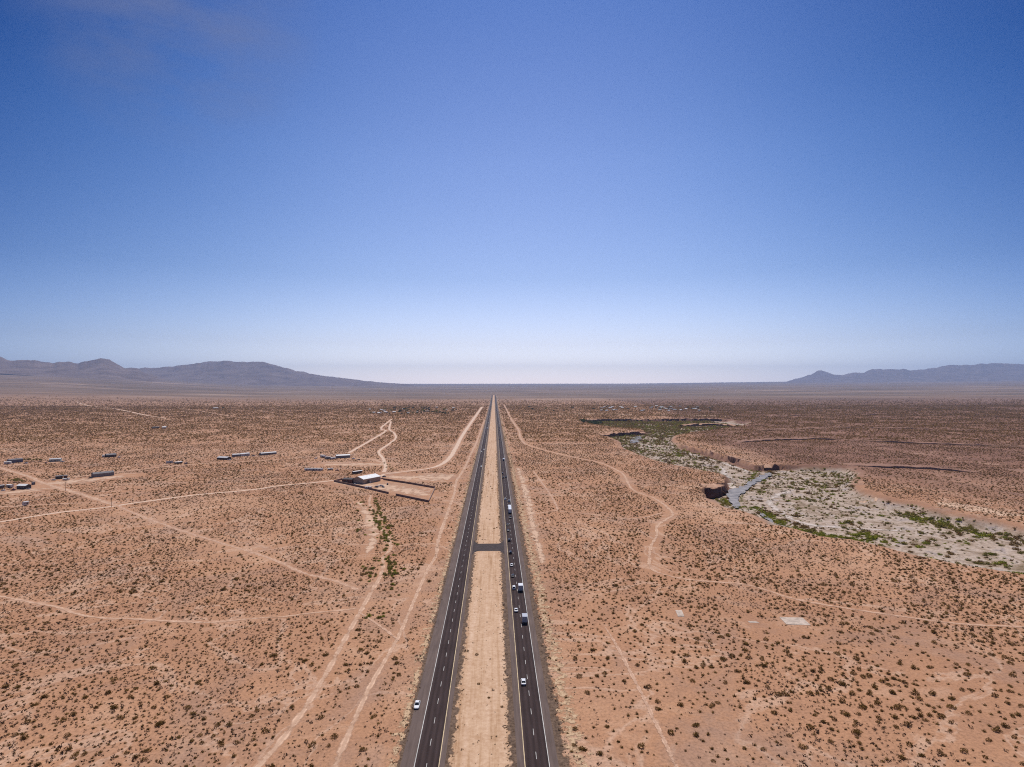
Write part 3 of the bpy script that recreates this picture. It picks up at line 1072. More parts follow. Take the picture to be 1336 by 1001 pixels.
def scatter_mesh(name, pts, sizes, protos, mat):
    """one mesh holding a copy of a prototype at every point"""
    n = len(pts)
    which = rng.integers(0, len(protos), n)
    ang = rng.uniform(0, 6.283, n)
    hs = rng.uniform(0.8, 1.2, n)
    out = []
    for k, pr in enumerate(protos):
        s = np.where(which == k)[0]
        if not len(s):
            continue
        v = pr.reshape(-1, 3)
        ca, sa = np.cos(ang[s])[:, None], np.sin(ang[s])[:, None]
        x = (v[None, :, 0] * ca - v[None, :, 1] * sa) * sizes[s][:, None] + pts[s, 0][:, None]
        y = (v[None, :, 0] * sa + v[None, :, 1] * ca) * sizes[s][:, None] + pts[s, 1][:, None]
        z = v[None, :, 2] * (sizes[s] * hs[s])[:, None] + pts[s, 2][:, None]
        out.append(np.stack([x, y, z], -1).reshape(-1, 3))
    return np.vstack(out)


def in_view(x, y, margin=440):
    q = np.stack([x, y, np.zeros_like(x)], -1) - CAM
    dep = q @ FWD
    px = 668 + F * (q @ RIGHT) / np.maximum(dep, 1)
    py = 500.5 - F * (q @ UP) / np.maximum(dep, 1)
    return (dep > 20) & (px > -margin) & (px < 1336 + margin) & (py < 1001 + margin), px, py, dep


def jitter_points(d0, d1, cell):
    """jittered grid over the wedge the photograph covers between two distances"""
    hw = d1 * 1.3 + 120
    X, Y = np.meshgrid(np.arange(-hw, hw, cell), np.arange(d0, d1, cell))
    X = X.ravel() + rng.uniform(-.5, .5, X.size) * cell
    Y = Y.ravel() + rng.uniform(-.5, .5, Y.size) * cell
    ok = (np.abs(X) < Y * 1.3 + 60)
    X, Y = X[ok], Y[ok]
    ok = in_view(X, Y)[0]
    return X[ok], Y[ok]


COMPOUND = np.array([P(x, y)[:2] for x, y in [(434, 629), (508, 646), (560, 656), (569, 637), (500, 625), (446, 625)]])
PADS = [P(886, 801)[:2], P(1037, 811)[:2], P(985, 812)[:2]]


def keep_clear(x, y, road=True):
    ok = np.ones(x.shape, bool)
    if road:
        ok &= (x < -30.5) | (x > 22.5)
        # fewer bushes on the mown strips beside the road
        strip = ((x > -37) & (x < 0)) | ((x < 33) & (x > 0))
        ok &= ~(strip & (rng.random(x.shape) < 0.7))
    ok &= wash_dist(x, y) < -1
    ok &= ~in_poly(x, y, COMPOUND)
    for line, w in TRACKS:
        lo, hi = line.min(0) - w - 2, line.max(0) + w + 2
        s = np.where((x > lo[0]) & (x < hi[0]) & (y > lo[1]) & (y < hi[1]))[0]
        if len(s):
            d = seg_dist(x[s], y[s], line)
            ok[s[d < w]] = False
    for pd in PADS:
        ok &= np.hypot(x - pd[0], y - pd[1]) > 7
    return ok


# ---- creosote bushes
bx, by, bs = [], [], []
for d0, d1, cell, kf in [(80, 330, 3.2, 0.68), (330, 620, 3.4, 0.84), (620, 1200, 4.0, 1.08), (1200, 2000, 4.9, 1.45), (2000, 3600, 6.6, 1.95), (3600, 5200, 12, 2.8)]:
    X, Y = jitter_points(d0, d1, cell)
    dens = fbm(X, Y, 45, 3, 61)
    right = sstep(20, 120, X)
    thin = 1 - sstep(3000, 5200, Y)
    keep = rng.random(X.size) < thin * np.clip((dens - 0.12) * 1.9, 0.3, 0.95) * (0.92 + 0.12 * right)
    X, Y = X[keep], Y[keep]
    s = np.exp(rng.normal(0.04, 0.33, X.size)) * (0.92 + 0.30 * sstep(40, 160, X) * (1 - sstep(350, 600, Y))) * kf
    k = keep_clear(X, Y)
    bx.append(X[k]), by.append(Y[k]), bs.append(np.clip(s[k], 0.4, 2.0 * kf))
bx, by, bs = np.concatenate(bx), np.concatenate(by), np.concatenate(bs)
bz = ground_z(bx, by)
vis, bpx, bpy_, bdep = in_view(bx, by, 0)
vis &= (bpy_ < 1000) & (bpx > 2) & (bpx < 1334)
score = np.where(vis, bs / bdep, 0)
order = np.argsort(-score)
N_IND = 300
ind = order[:N_IND]
rest = np.ones(len(bx), bool)
rest[ind] = False

protos_ind = []
for k in range(9):
    r = np.random.default_rng(100 + k)
    protos_ind.append(tri_mesh("creosote_bush", clump_tris(r, 120, r.uniform(0.55, 0.95), 0.32, core=k % 3 == 0), M['creosote']))
for c, i in enumerate(ind):
    o = bpy.data.objects.new("creosote_bush", protos_ind[c % 9])
    o.location = (bx[i], by[i], bz[i])
    o.rotation_euler = (0, 0, random.uniform(0, 6.28))
    s = bs[i]
    o.scale = (s * random.uniform(0.8, 1.35), s * random.uniform(0.75, 1.1), s * random.uniform(0.75, 1.15))
    COL.objects.link(o)
    side = bpx[i] > 660
    tag(o, "large brownish green creosote bush on the sand in the near foreground, %s of the highway" % ("right" if side else "left"), "bush",
        "large creosote bushes %s of the highway" % ("right" if side else "left"))

parts = []
for lo, hi, n, leaf in [(0, 330, 46, 0.34), (330, 620, 26, 0.42), (620, 1200, 16, 0.6), (1200, 9000, 9, 0.9)]:
    s = rest & (bdep >= lo) & (bdep < hi)
    pr = [clump_tris(np.random.default_rng(200 + k + n), n, 0.78, leaf, core=n >= 14) for k in range(7)]
    parts.append(scatter_mesh("x", np.stack([bx[s], by[s], bz[s]], 1), bs[s], pr, None))
vv = np.vstack(parts)
tag(link_mesh("desert_scrub", np_mesh("desert_scrub", vv, np.arange(len(vv)).reshape(-1, 3), M['creosote'])), "small dark creosote scrub dotting the desert plain", "scrub", kind='stuff')

# ---- small bursage tufts between them
tx, ty, ts = [], [], []
for d0, d1, cell, kf in [(80, 420, 1.9, 1.0), (420, 800, 2.6, 1.15), (800, 1150, 4.4, 1.4)]:
    X, Y = jitter_points(d0, d1, cell)
    dens = fbm(X * 1.0, Y * 0.55, 55, 4, 81)
    clump = fbm(X, Y, 9, 2, 85)
    keep = rng.random(X.size) < np.clip((dens - 0.30) * 3.0, 0.10, 0.95) * np.clip(clump * 2.0, 0.3, 1)
    X, Y = X[keep], Y[keep]
    s = np.exp(rng.normal(-0.78, 0.28, X.size)) * kf
    k = keep_clear(X, Y)
    tx.append(X[k]), ty.append(Y[k]), ts.append(s[k])
tx, ty, ts = np.concatenate(tx), np.concatenate(ty), np.concatenate(ts)
pr = [clump_tris(np.random.default_rng(300 + k), 9, 0.8, 0.9, core=False) for k in range(6)]
vv = scatter_mesh("x", np.stack([tx, ty, ground_z(tx, ty)], 1), ts, pr, None)
tag(link_mesh("bursage_tufts", np_mesh("bursage_tufts", vv, np.arange(len(vv)).reshape(-1, 3), M['bursage'])), "tiny grey brown bursage tufts speckling the sand", "ground cover", kind='stuff')

# ---- dry tufts and crumbs on the median and the road banks
X = np.concatenate([rng.uniform(-12.5, 4.5, 520), rng.normal(-12.6, 0.6, 700), rng.normal(4.2, 0.6, 900), rng.normal(22.2, 0.9, 1200), rng.normal(-29.4, 0.9, 900), rng.uniform(22, 36, 1500), rng.uniform(-40, -30, 1200)])
Y = 95 + (rng.random(X.size) ** 1.7) * 900
ok = ~((np.abs(Y - 414) < 12) & (X > -16) & (X < 8))
X, Y = X[ok], Y[ok]
S = np.exp(rng.normal(-1.65, 0.4, X.size)) * (1 + Y / 1200)
vv = scatter_mesh("x", np.stack([X, Y, np.full(X.size, 0.08)], 1), S, pr, None)
tag(link_mesh("verge_tufts", np_mesh("verge_tufts", vv, np.arange(len(vv)).reshape(-1, 3), M['bursage'])), "dry weed tufts along the road edges and median", "weeds", kind='stuff')

# ---- single bushes on the median
MED = [(640, 635), (642, 638), (637, 641), (640, 645), (636, 648), (640, 661), (626, 700), (645, 690), (648, 689), (651, 675), (622, 855), (624.5, 893), (638, 911), (655, 923), (637, 596), (640, 606), (643, 615), (637, 618), (631, 566.5), (646, 575)]
for k, (x, y) in enumerate(MED):
    p = P(x, y)
    o = bpy.data.objects.new("median_bush", protos_ind[k % 9])
    o.location = (p[0], p[1], 0.1)
    s = random.uniform(0.6, 1.05)
    o.scale = (s, s, s * 0.9)
    o.rotation_euler = (0, 0, k * 1.3)
    COL.objects.link(o)
    tag(o, "lone scraggy bush on the sandy median between the two carriageways", "bush", "bushes on the sandy median")

# ---- greener shrubs along the sandy gully beside the left dirt track
GULLY = [([(483, 664), (492, 682), (501, 698), (506, 712)], 40, 1.6), ([(489, 652), (497, 670), (509, 694), (515, 712)], 36, 1.4), ([(484, 662), (496, 684), (505, 704)], 30, 1.8), ([(490, 652), (500, 672), (512, 700), (516, 716)], 26, 1.6), ([(502, 728), (512, 740), (514, 752)], 26, 3.0), ([(480, 740), (490, 760)], 14, 4.0), ([(470, 650), (478, 668), (492, 690), (500, 706), (505, 722)], 16, 3.0), ([(487, 648), (496, 668), (508, 690), (513, 706), (516, 716)], 16, 2.2), ([(466, 652), (470, 680), (478, 700)], 9, 4.0),
         ([(492, 728), (500, 740)], 7, 4.0), ([(508, 727), (513, 745), (517, 752)], 12, 3.5), ([(500, 800), (475, 812)], 6, 3.0), ([(497, 750), (515, 770), (522, 778)], 7, 3), ([(496, 602), (506, 608), (510, 614)], 12, 4)]
gm = [tri_mesh("gully_shrub", clump_tris(np.random.default_rng(400 + k), 120, 0.8, 0.3), M['green' if k % 3 == 0 else 'olive']) for k in range(6)]
for line, n, lat in GULLY:
    w = smooth_line([P(x, y)[:2] for x, y in line], 2)
    for k in range(n):
        q = w[random.randrange(len(w))]
        o = bpy.data.objects.new("gully_shrub", random.choice(gm))
        o.location = (q[0] + random.gauss(0, lat * 0.6), q[1] + random.gauss(0, lat), 0.0)
        s = random.uniform(0.8, 1.7)
        o.scale = (s, s, s * random.uniform(0.8, 1.1))
        o.rotation_euler = (0, 0, random.uniform(0, 6.28))
        COL.objects.link(o)
        tag(o, "greenish shrub in the sandy gully beside the dirt track by the walled yard", "shrub", "green shrubs along the sandy gully")

# ---- riverside growth on the wash floor
rp = []            # x, y, size, kind


def along(pts, n, lat, s0, s1, kind, z=-WD):
    w = smooth_line([P(x, y, z)[:2] for x, y in pts], 1.5)
    for _ in range(n):
        q = w[rng.integers(len(w))]
        if float(fbm(q[0], q[1], 11, 2, 77)) < 0.47 and kind != 0:
            continue
        rp.append((q[0] + rng.normal(0, lat * 1.25), q[1] + rng.normal(0, lat * 1.25), 0.52 * s1 * float(np.exp(rng.normal(0, 0.42))), kind))


along([(946, 643), (950, 650), (957, 660)], 60, 1.4, 0.8, 1.5, 1)
along([(965, 640), (985, 628), (1000, 620.5)], 60, 1.2, 0.7, 1.4, 0)
along([(956, 638), (972, 631), (990, 621)], 50, 1.2, 0.7, 1.3, 1)
along([(962, 664), (975, 662), (990, 668), (1004, 676), (1020, 686)], 150, 2.2, 1.0, 2.0, 0)
along([(985, 662), (1000, 671), (1020, 683), (1045, 692), (1075, 699), (1110, 703), (1135, 707)], 300, 2.6, 1.2, 2.4, 0)
along([(1000, 665), (1020, 677), (1050, 688), (1090, 698), (1130, 704), (1160, 711)], 240, 3.0, 1.0, 2.3, 2)
along([(1040, 690), (1090, 699), (1140, 706)], 120, 2.4, 1.2, 2.4, 1)
along([(925, 650), (933, 654), (942, 658), (953, 662)], 90, 4.0, 1.5, 2.8, 1)
along([(936, 650), (946, 655), (952, 658)], 60, 3.5, 1.5, 2.6, 0)
along([(972, 633), (979, 627), (985, 619), (988, 614)], 130, 2.6, 1.2, 2.2, 0)
along([(967, 655), (966, 646), (973, 640)], 70, 2.0, 1.0, 1.9, 0)
along([(975, 643), (985, 636), (1000, 632), (1016, 634)], 140, 7.0, 1.0, 2.2, 2)
along([(985, 640), (995, 645), (1008, 640)], 50, 6.0, 1.0, 2.0, 1)
along([(880, 583), (905, 588), (935, 594), (960, 599), (983, 606)], 130, 4.0, 1.2, 2.6, 1)
along([(862, 585), (900, 591), (940, 598)], 80, 3.0, 1.2, 2.2, 0)
along([(820, 583), (860, 595), (900, 606), (930, 613)], 240, 9.0, 1.2, 2.6, 1)
along([(900, 600), (925, 607), (938, 615)], 90, 8.0, 1.2, 2.4, 2)
along([(833, 576), (850, 583), (870, 588)], 70, 5.0, 1.2, 2.4, 0)
along([(808, 572), (820, 568)], 50, 10.0, 1.5, 2.8, 0)
along([(790, 559), (830, 557), (880, 555)], 130, 30, 1.8, 3.2, 1)
along([(905, 557), (950, 555), (980, 553)], 90, 25, 1.8, 3.2, 1)
along([(860, 560), (885, 563), (870, 570)], 60, 25, 1.8, 3.0, 0)
along([(1055, 634), (1070, 629), (1095, 630), (1112, 636)], 260, 12, 1.3, 2.8, 1)
along([(1010, 618), (1050, 617), (1090, 620)], 170, 9, 1.2, 2.6, 1)
along([(1015, 622), (1045, 626)], 60, 7, 1.0, 2.2, 2)
along([(1028, 646), (1050, 650), (1075, 657), (1100, 665), (1118, 670)], 220, 7, 1.2, 2.6, 1)
along([(1036, 660), (1046, 670), (1058, 676)], 50, 5, 1.0, 2.2, 1)
along([(1180, 672), (1215, 681), (1250, 690), (1285, 698), (1310, 703)], 200, 6, 1.3, 3.0, 1)
along([(1200, 676), (1240, 688), (1290, 700)], 90, 7, 1.4, 3.0, 0)
along([(1130, 655), (1165, 668), (1190, 676)], 80, 7, 1.2, 2.6, 1)
along([(1325, 704), (1345, 708)], 40, 8, 1.6, 3.2, 2)
along([(1100, 690), (1140, 697), (1180, 706), (1210, 716)], 110, 6, 1.2, 2.6, 1)
along([(1120, 700), (1128, 699), (1138, 702)], 26, 3, 2.0, 3.0, 0)
along([(1330, 752), (1342, 750)], 12, 3, 2.4, 3.6, 0)
along([(1216, 738), (1260, 746), (1300, 750)], 50, 4, 1.4, 2.6, 0)
for (x, y, s, k) in [(1306, 735, 4.2, 0), (1280, 735, 3.4, 1), (1238, 722, 3.4, 2), (1270, 745, 3.4, 0), (1200, 715, 3.0, 0), (1186, 715, 2.4, 2), (1250, 744, 2.6, 1), (1296, 724, 3.0, 1), (1322, 712, 2.6, 2), (1335, 722, 3, 1), (1316, 748, 2.6, 0)]:
    p = P(x, y, -WD)
    for _ in range(3):
        rp.append((p[0] + rng.normal(0, s * 0.6), p[1] + rng.normal(0, s * 0.6), s * rng.uniform(0.55, 0.8), k))
# loose cover over the rest of the floor
X = rng.uniform(200, 760, 70000)
Y = rng.uniform(180, 2100, 70000)
wdv = wash_dist(X, Y)
nz = fbm(X, Y, 45, 4, 91)
riv = np.array([P(x, y, WLEV)[:2] for x, y in RIVER])
ok = (wdv > 9) & (rng.random(X.size) < np.clip((nz - 0.34) * 2.6 + 0.35 * sstep(850, 1100, Y), 0.25, 0.95)) & ~in_poly(X, Y, riv)
ok &= in_view(X, Y, 60)[0]
for x, y in zip(X[ok], Y[ok]):
    rp.append((x, y, float(np.exp(rng.normal(0.25, 0.4)) * (1 + max(0, y - 600) / 1500)), int(rng.choice([1, 1, 0, 2, 2, 2]))))
rp = np.array(rp)
rz = ground_z(rp[:, 0], rp[:, 1])
ok = ~in_poly(rp[:, 0], rp[:, 1], riv) & (wash_dist(rp[:, 0], rp[:, 1]) > 1.0)
rp, rz = rp[ok], rz[ok]
v_, px_, py_, dep_ = in_view(rp[:, 0], rp[:, 1], 0)
sco = np.where(v_, rp[:, 2] / dep_, 0)
ordr = np.argsort(-sco)
RK = [('green', 'bright green'), ('olive', 'dull olive'), ('rust', 'rusty brown')]
rprot = [[tri_mesh("riverside_bush", clump_tris(np.random.default_rng(500 + 10 * k + j), 110, 0.72, 0.3), M[RK[k][0]]) for j in range(4)] for k in range(3)]
for c, i in enumerate(ordr[:300]):
    k = int(rp[i, 3])
    o = bpy.data.objects.new("riverside_bush", rprot[k][c % 4])
    o.location = (rp[i, 0], rp[i, 1], rz[i] - 0.1)
    s = rp[i, 2]
    o.scale = (s * random.uniform(0.9, 1.25), s * random.uniform(0.9, 1.25), s * random.uniform(0.75, 1.0))
    o.rotation_euler = (0, 0, random.uniform(0, 6.28))
    COL.objects.link(o)
    tag(o, "%s riverside bush on the pale gravel floor of the dry wash" % RK[k][1], "bush", "%s bushes in the wash" % RK[k][1])
rs = ordr[300:]
for k in range(3):
    s = rs[rp[rs, 3] == k]
    pr2 = [clump_tris(np.random.default_rng(600 + j), 26, 0.72, 0.5) for j in range(5)]
    vv = scatter_mesh("x", np.stack([rp[s, 0], rp[s, 1], rz[s] - 0.1], 1), rp[s, 2], pr2, None)
    tag(link_mesh("riverside_thicket", np_mesh("riverside_thicket", vv, np.arange(len(vv)).reshape(-1, 3), M[RK[k][0]])), "low %s growth spread over the wash floor" % RK[k][1], "thicket", kind='stuff')


# ---- trees
def tree(x, y, h, w, label, group=None, mat='tree', n=260, z=0.0):
    t = empty("tree", (x, y, z), random.uniform(0, 6.28))
    tag(t, label, "tree", group)
    m = MB()
    m.cyl((0, 0, h * 0.25), (0, 0, 1), h * 0.04, h * 0.5, 7, r2=h * 0.025)
    for a in range(3):
        an = a * 2.1 + random.random()
        m.cyl((math.cos(an) * w * 0.14, math.sin(an) * w * 0.14, h * 0.52), (math.cos(an) * w * 0.3, math.sin(an) * w * 0.3, h * 0.25), h * 0.018, h * 0.36, 6, r2=h * 0.008)
    m.build("trunk", M['bark'], t)
    tr = []
    for _ in range(6):
        c = np.array([random.gauss(0, w * 0.22), random.gauss(0, w * 0.22), h * random.uniform(0.38, 0.72)])
        q = clump_tris(rng, n // 6, 0.85, 0.34 if n > 200 else 0.62, core=n <= 200)
        tr.append(q * w * random.uniform(0.24, 0.36) + c)
    link_mesh("crown", tri_mesh("crown", np.vstack(tr), M[mat]), t)
    return t


for k in range(13):
    p = P(random.uniform(754, 786), random.uniform(549.5, 553), 0)
    tree(p[0], p[1], random.uniform(9, 14), random.uniform(14, 20), "dark green tree in the dense grove at the far end of the wash", "trees of the grove by the wash", z=float(ground_z(p[0:1], p[1:2])[0]))
for k in range(60):
    p = P(random.gauss(545, 26), random.uniform(532.5, 541), 0)
    if p[0] > -60:
        continue
    tree(p[0], p[1], random.uniform(6, 10), random.uniform(9, 16), "small dark tree in the far off settlement left of the highway", "trees of the far left settlement", 'tree' if k % 3 else 'olive', 150)
for k in range(34):
    p = P(random.uniform(690, 935), random.uniform(530, 537.5), 0)
    tree(p[0], p[1], random.uniform(5, 9), random.uniform(9, 16), "small dark tree in the far off settlement right of the highway", "trees of the far right settlement", 'tree' if k % 3 else 'olive', 150)
for (x, y) in [(33, 602), (38, 602), (43, 602.5), (48, 601.5), (52, 602)]:
    p = P(x, y)
    tree(p[0], p[1], random.uniform(4, 5.5), random.uniform(5, 7), "leafy green tree beside the blue grey mobile home at the left edge", "trees beside the blue grey mobile home", 'olive', 120)
for (x, y) in [(14, 629.5), (19, 630), (24, 629), (28, 630)]:
    p = P(x, y)
    tree(p[0], p[1], random.uniform(4, 5), random.uniform(5, 7), "grey green tree behind the white roofed hut at the left edge", "trees behind the white roofed hut", 'olive', 120)

# ------------------------------------------------------------------ vehicles
M['glass'] = plain("dark car glass", (0.015, 0.018, 0.022), 0.1, spec=0.6, var=0.1)
M['tyre'] = plain("black tyre rubber", (0.02, 0.02, 0.02), 0.9)
M['rim'] = plain("steel wheel rim", (0.45, 0.45, 0.46), 0.35, 0.8)
M['lampw'] = plain("clear headlamp", (0.75, 0.76, 0.78), 0.15)
M['lampr'] = plain("red tail lamp", (0.35, 0.02, 0.02), 0.3)
M['dark'] = plain("dark plastic trim", (0.03, 0.03, 0.032), 0.6)
PAINT = {}


def paint(name, col):
    if name not in PAINT:
        m, nt, b = new_mat("%s vehicle paint" % name)
        n = noise(nt, pos(nt), 3.0, 4)
        nt.links.new(ramp(nt, n, [(0.3, tuple(c * 0.93 for c in col)), (0.7, col)]), b.inputs['Base Color'])
        b.inputs['Roughness'].default_value = 0.35
        b.inputs['Coat Weight'].default_value = 0.4
        PAINT[name] = m
    return PAINT[name]


COLS = {'white': (0.80, 0.80, 0.80), 'black': (0.018, 0.018, 0.02), 'grey': (0.20, 0.20, 0.21), 'silver': (0.50, 0.50, 0.52), 'red': (0.22, 0.03, 0.025), 'blue': (0.05, 0.07, 0.15), 'dark': (0.045, 0.045, 0.05)}


def wheel(root, x, y, r, w):
    o = MB().cyl((x, y, r), (1, 0, 0), r, w, 14).build("wheel", M['tyre'], root)
    MB().cyl((x + (0.02 if x > 0 else -0.02), y, r), (1, 0, 0), r * 0.6, w, 10).build("rim", M['rim'], o)


def car(x, y, heading, colour, label, kind='sedan', group=None, rz=0.0, z=0.155, name="car"):
    """heading +1 drives away from the camera (front towards +Y)"""
    root = empty(name, (x, y, z), (0 if heading > 0 else math.pi) + rz)
    tag(root, label, "pickup truck" if kind == 'pickup' else "car", group)
    pm = paint(colour, COLS[colour])
    L, W = {'sedan': (4.7, 1.85), 'suv': (4.8, 1.95), 'pickup': (5.6, 2.0)}[kind]
    hh = 1.45 if kind == 'sedan' else 1.78
    belt = 0.88 if kind == 'sedan' else 1.05
    a, b_ = L / 2, W / 2

    def ring(yv, half, z0, z1):
        c = 0.12
        return [(-half + c, yv, z0), (half - c, yv, z0), (half, yv, z0 + c), (half, yv, z1 - c), (half - c, yv, z1), (-half + c, yv, z1), (-half, yv, z1 - c), (-half, yv, z0 + c)]
    m = MB()
    m.loft([ring(-a, b_ - .16, .38, belt - .10), ring(-a + .18, b_ - .04, .28, belt), ring(-a + 1.1, b_, .24, belt + .02), ring(a - 1.5, b_, .24, belt), ring(a - .35, b_ - .06, .26, belt - .14), ring(a, b_ - .24, .36, belt - .30)])
    m.build("body", pm, root)

    def cab(y0, y1, y2, y3, in_, z0, z1):
        q = MB()
        lo = [(-b_ + .10, y0, z0), (b_ - .10, y0, z0), (b_ - .10, y3, z0), (-b_ + .10, y3, z0)]
        hi = [(-b_ + in_, y1, z1), (b_ - in_, y1, z1), (b_ - in_, y2, z1), (-b_ + in_, y2, z1)]
        q.loft([lo, hi])
        return q
    if kind == 'sedan':
        yy_ = (-a + .55, -a + 1.15, a - 2.25, a - 1.35)
    elif kind == 'suv':
        yy_ = (-a + .12, -a + .42, a - 2.1, a - 1.35)
    else:
        yy_ = (-a + 2.1, -a + 2.25, a - 2.35, a - 1.55)
    cab(*yy_, 0.30, belt - .02, hh - .05).build("window_glass", M['glass'], root)
    r_ = MB()
    r_.rbox(-b_ + .27, b_ - .27, yy_[1] - .05, yy_[2] + .05, hh - .08, hh, .05)
    for sx in (-1, 1):     # roof pillars
        for yl, yh in ((yy_[0], yy_[1]), (yy_[3], yy_[2]), ((yy_[0] + yy_[3]) / 2, (yy_[1] + yy_[2]) / 2)):
            x0, x1 = sx * (b_ - .09), sx * (b_ - .29)
            r_.add([(x0, yl - .06, belt - .03), (x0, yl + .06, belt - .03), (x1, yh + .06, hh - .04), (x1, yh - .06, hh - .04), (x0 - sx * .05, yl - .06, belt - .03), (x0 - sx * .05, yl + .06, belt - .03),
                    (x1 - sx * .05, yh + .06, hh - .04), (x1 - sx * .05, yh - .06, hh - .04)], [(0, 1, 2, 3), (7, 6, 5, 4), (0, 4, 5, 1), (1, 5, 6, 2), (2, 6, 7, 3), (3, 7, 4, 0)])
    r_.build("roof", pm, root)
    if kind == 'pickup':
        MB().box(-b_ + .2, b_ - .2, -a + .15, -a + 2.0, belt + .005, belt + .03).build("load_bed", M['dark'], root)
    for sx in (-1, 1):
        MB().rbox(sx * (b_ - .36) - .17, sx * (b_ - .36) + .17, a - .30, a - .06, belt - .42, belt - .26, .03).build("headlight", M['lampw'], root)
        MB().rbox(sx * (b_ - .30) - .15, sx * (b_ - .30) + .15, -a - .02, -a + .10, belt - .30, belt - .13, .02).build("tail_light", M['lampr'], root)
        for yw in (-a + .85, a - .92):
            wheel(root, sx * (b_ - .12), yw, .33 if kind == 'sedan' else .38, .22)
        MB().rbox(sx * (b_ + .08) - .09, sx * (b_ + .08) + .09, yy_[3] - .28, yy_[3] - .16, belt - .02, belt + .12, .02).build("mirror", pm, root)
    return root


def box_truck(x, y, heading, boxcol, cabcol, label, L=7.2, z=0.155):
    root = empty("box_truck", (x, y, z), 0 if heading > 0 else math.pi)
    tag(root, label, "truck")
    W = 2.5
    cb = MB()
    cb.loft([[(-1.1, L / 2 - 2.0, .5), (1.1, L / 2 - 2.0, .5), (1.1, L / 2 - 2.0, 2.4), (-1.1, L / 2 - 2.0, 2.4)], [(-1.1, L / 2 - 1.0, .5), (1.1, L / 2 - 1.0, .5), (1.05, L / 2 - 1.2, 2.35), (-1.05, L / 2 - 1.2, 2.35)],
             [(-1.1, L / 2 - .75, .5), (1.1, L / 2 - .75, .5), (1.08, L / 2 - .75, 1.4), (-1.08, L / 2 - .75, 1.4)], [(-1.0, L / 2, .55), (1.0, L / 2, .55), (.95, L / 2, 1.2), (-.95, L / 2, 1.2)]])
    cb.build("cab", paint(cabcol, COLS[cabcol]), root)
    MB().add([(-.95, L / 2 - 1.13, 2.28), (.95, L / 2 - 1.13, 2.28), (1.0, L / 2 - .76, 1.46), (-1.0, L / 2 - .76, 1.46)], [(0, 1, 2, 3)]).build("windscreen", M['glass'], root)
    MB().rbox(-W / 2, W / 2, -L / 2, L / 2 - 2.05, .95, 3.6, .05).build("cargo_box", paint(boxcol, COLS[boxcol]), root)
    MB().box(-W / 2 + .08, W / 2 - .08, -L / 2 - .03, -L / 2 - .004, 1.05, 3.45).build("rear_door", plain("grey roller door", (0.35, 0.35, 0.37), 0.5), root)
    MB().box(-.5, .5, -L / 2 + .1, L / 2 - 1.0, .55, .94).build("chassis", M['dark'], root)
    MB().box(-1.15, 1.15, -L / 2 - .12, -L / 2 + .02, .5, .68).build("bumper", M['dark'], root)
    for sx in (-1, 1):
        wheel(root, sx * 1.0, L / 2 - .95, .45, .28)
        wheel(root, sx * 1.0, -L / 2 + 1.5, .45, .5)
        MB().box(sx * 1.05 - .1, sx * 1.05 + .1, -L / 2 - .15, -L / 2 - .10, .72, .88).build("tail_light", M['lampr'], root)
        MB().rbox(sx * .8 - .16, sx * .8 + .16, L / 2 - .12, L / 2 + .02, .8, 1.0, .02).build("headlight", M['lampw'], root)
    return root


def semi(x, y, heading, label, trailers=((16.0, 'white'),), cabcol='white', z=0.155):
    total = sum(t[0] + 0.9 for t in trailers) + 3.6
    root = empty("semi_truck", (x, y, z), 0 if heading > 0 else math.pi)
    tag(root, label, "truck")
    yv = total / 2
    cb = MB()
    cb.rbox(-1.2, 1.2, yv - 3.4, yv - 1.6, .9, 3.3, .15)
    cb.rbox(-1.0, 1.0, yv - 1.62, yv, .8, 1.9, .15)
    cb.build("cab", paint(cabcol, COLS[cabcol]), root)
    MB().box(-1.02, 1.02, yv - 1.62, yv - 1.585, 2.0, 2.85).build("windscreen", M['glass'], root)
    for sx in (-1, 1):
        wheel(root, sx * 1.05, yv - .9, .5, .3)
        wheel(root, sx * 1.0, yv - 3.9, .5, .55)
    yb = yv - 3.7
    for Lt, col in trailers:
        MB().rbox(-1.3, 1.3, yb - Lt, yb, 1.15, 4.1, .05).build("trailer", paint(col, COLS[col]), root)
        MB().box(-.5, .5, yb - Lt + .2, yb - .3, .8, 1.14).build("chassis", M['dark'], root)
        MB().box(-1.2, 1.2, yb - Lt - .03, yb - Lt - .004, 1.3, 3.95).build("rear_door", plain("white trailer door", (0.6, 0.6, 0.62), 0.5), root)
        for sx in (-1, 1):
            for q in (1.2, 2.5):
                wheel(root, sx * 1.0, yb - Lt + q, .5, .55)
        yb -= Lt + .9
    return root


def road_at(px_x, py):
    return P(px_x, py, 0.2)[1]


RIN, ROUT = 11.1, 14.7          # lane centres, away from the camera
LIN, LOUT = -18.2, -21.9

car(RIN + .1, road_at(685, 891), 1, 'white', "white saloon car in the inner lane, nearest car on the right carriageway")
box_truck(ROUT, road_at(682, 811), 1, 'silver', 'dark', "grey box truck in the outer lane of the right carriageway", 6.4)
car(RIN, road_at(675, 797), 1, 'white', "small white car beside the grey box truck in the inner lane", 'sedan')
box_truck(ROUT, road_at(682, 770), 1, 'white', 'white', "white box truck touching the outer white line", 6.2)
car(RIN, road_at(670, 768), 1, 'white', "white sport utility car level with the white box truck", 'suv')
car(RIN, road_at(669, 752), 1, 'dark', "charcoal car in the inner lane just ahead of the white box truck")
car(RIN, road_at(667, 738), 1, 'white', "white car in the inner lane between two dark cars beyond the white box truck")
car(RIN, road_at(666, 722), 1, 'black', "black sport utility car in the inner lane just before the median crossover", 'suv')
car(RIN, road_at(665, 706), 1, 'black', "black sport utility car in the inner lane just past the median crossover", 'suv')
car(RIN, road_at(663, 693), 1, 'dark', "dark grey car second behind the long white truck", 'sedan')
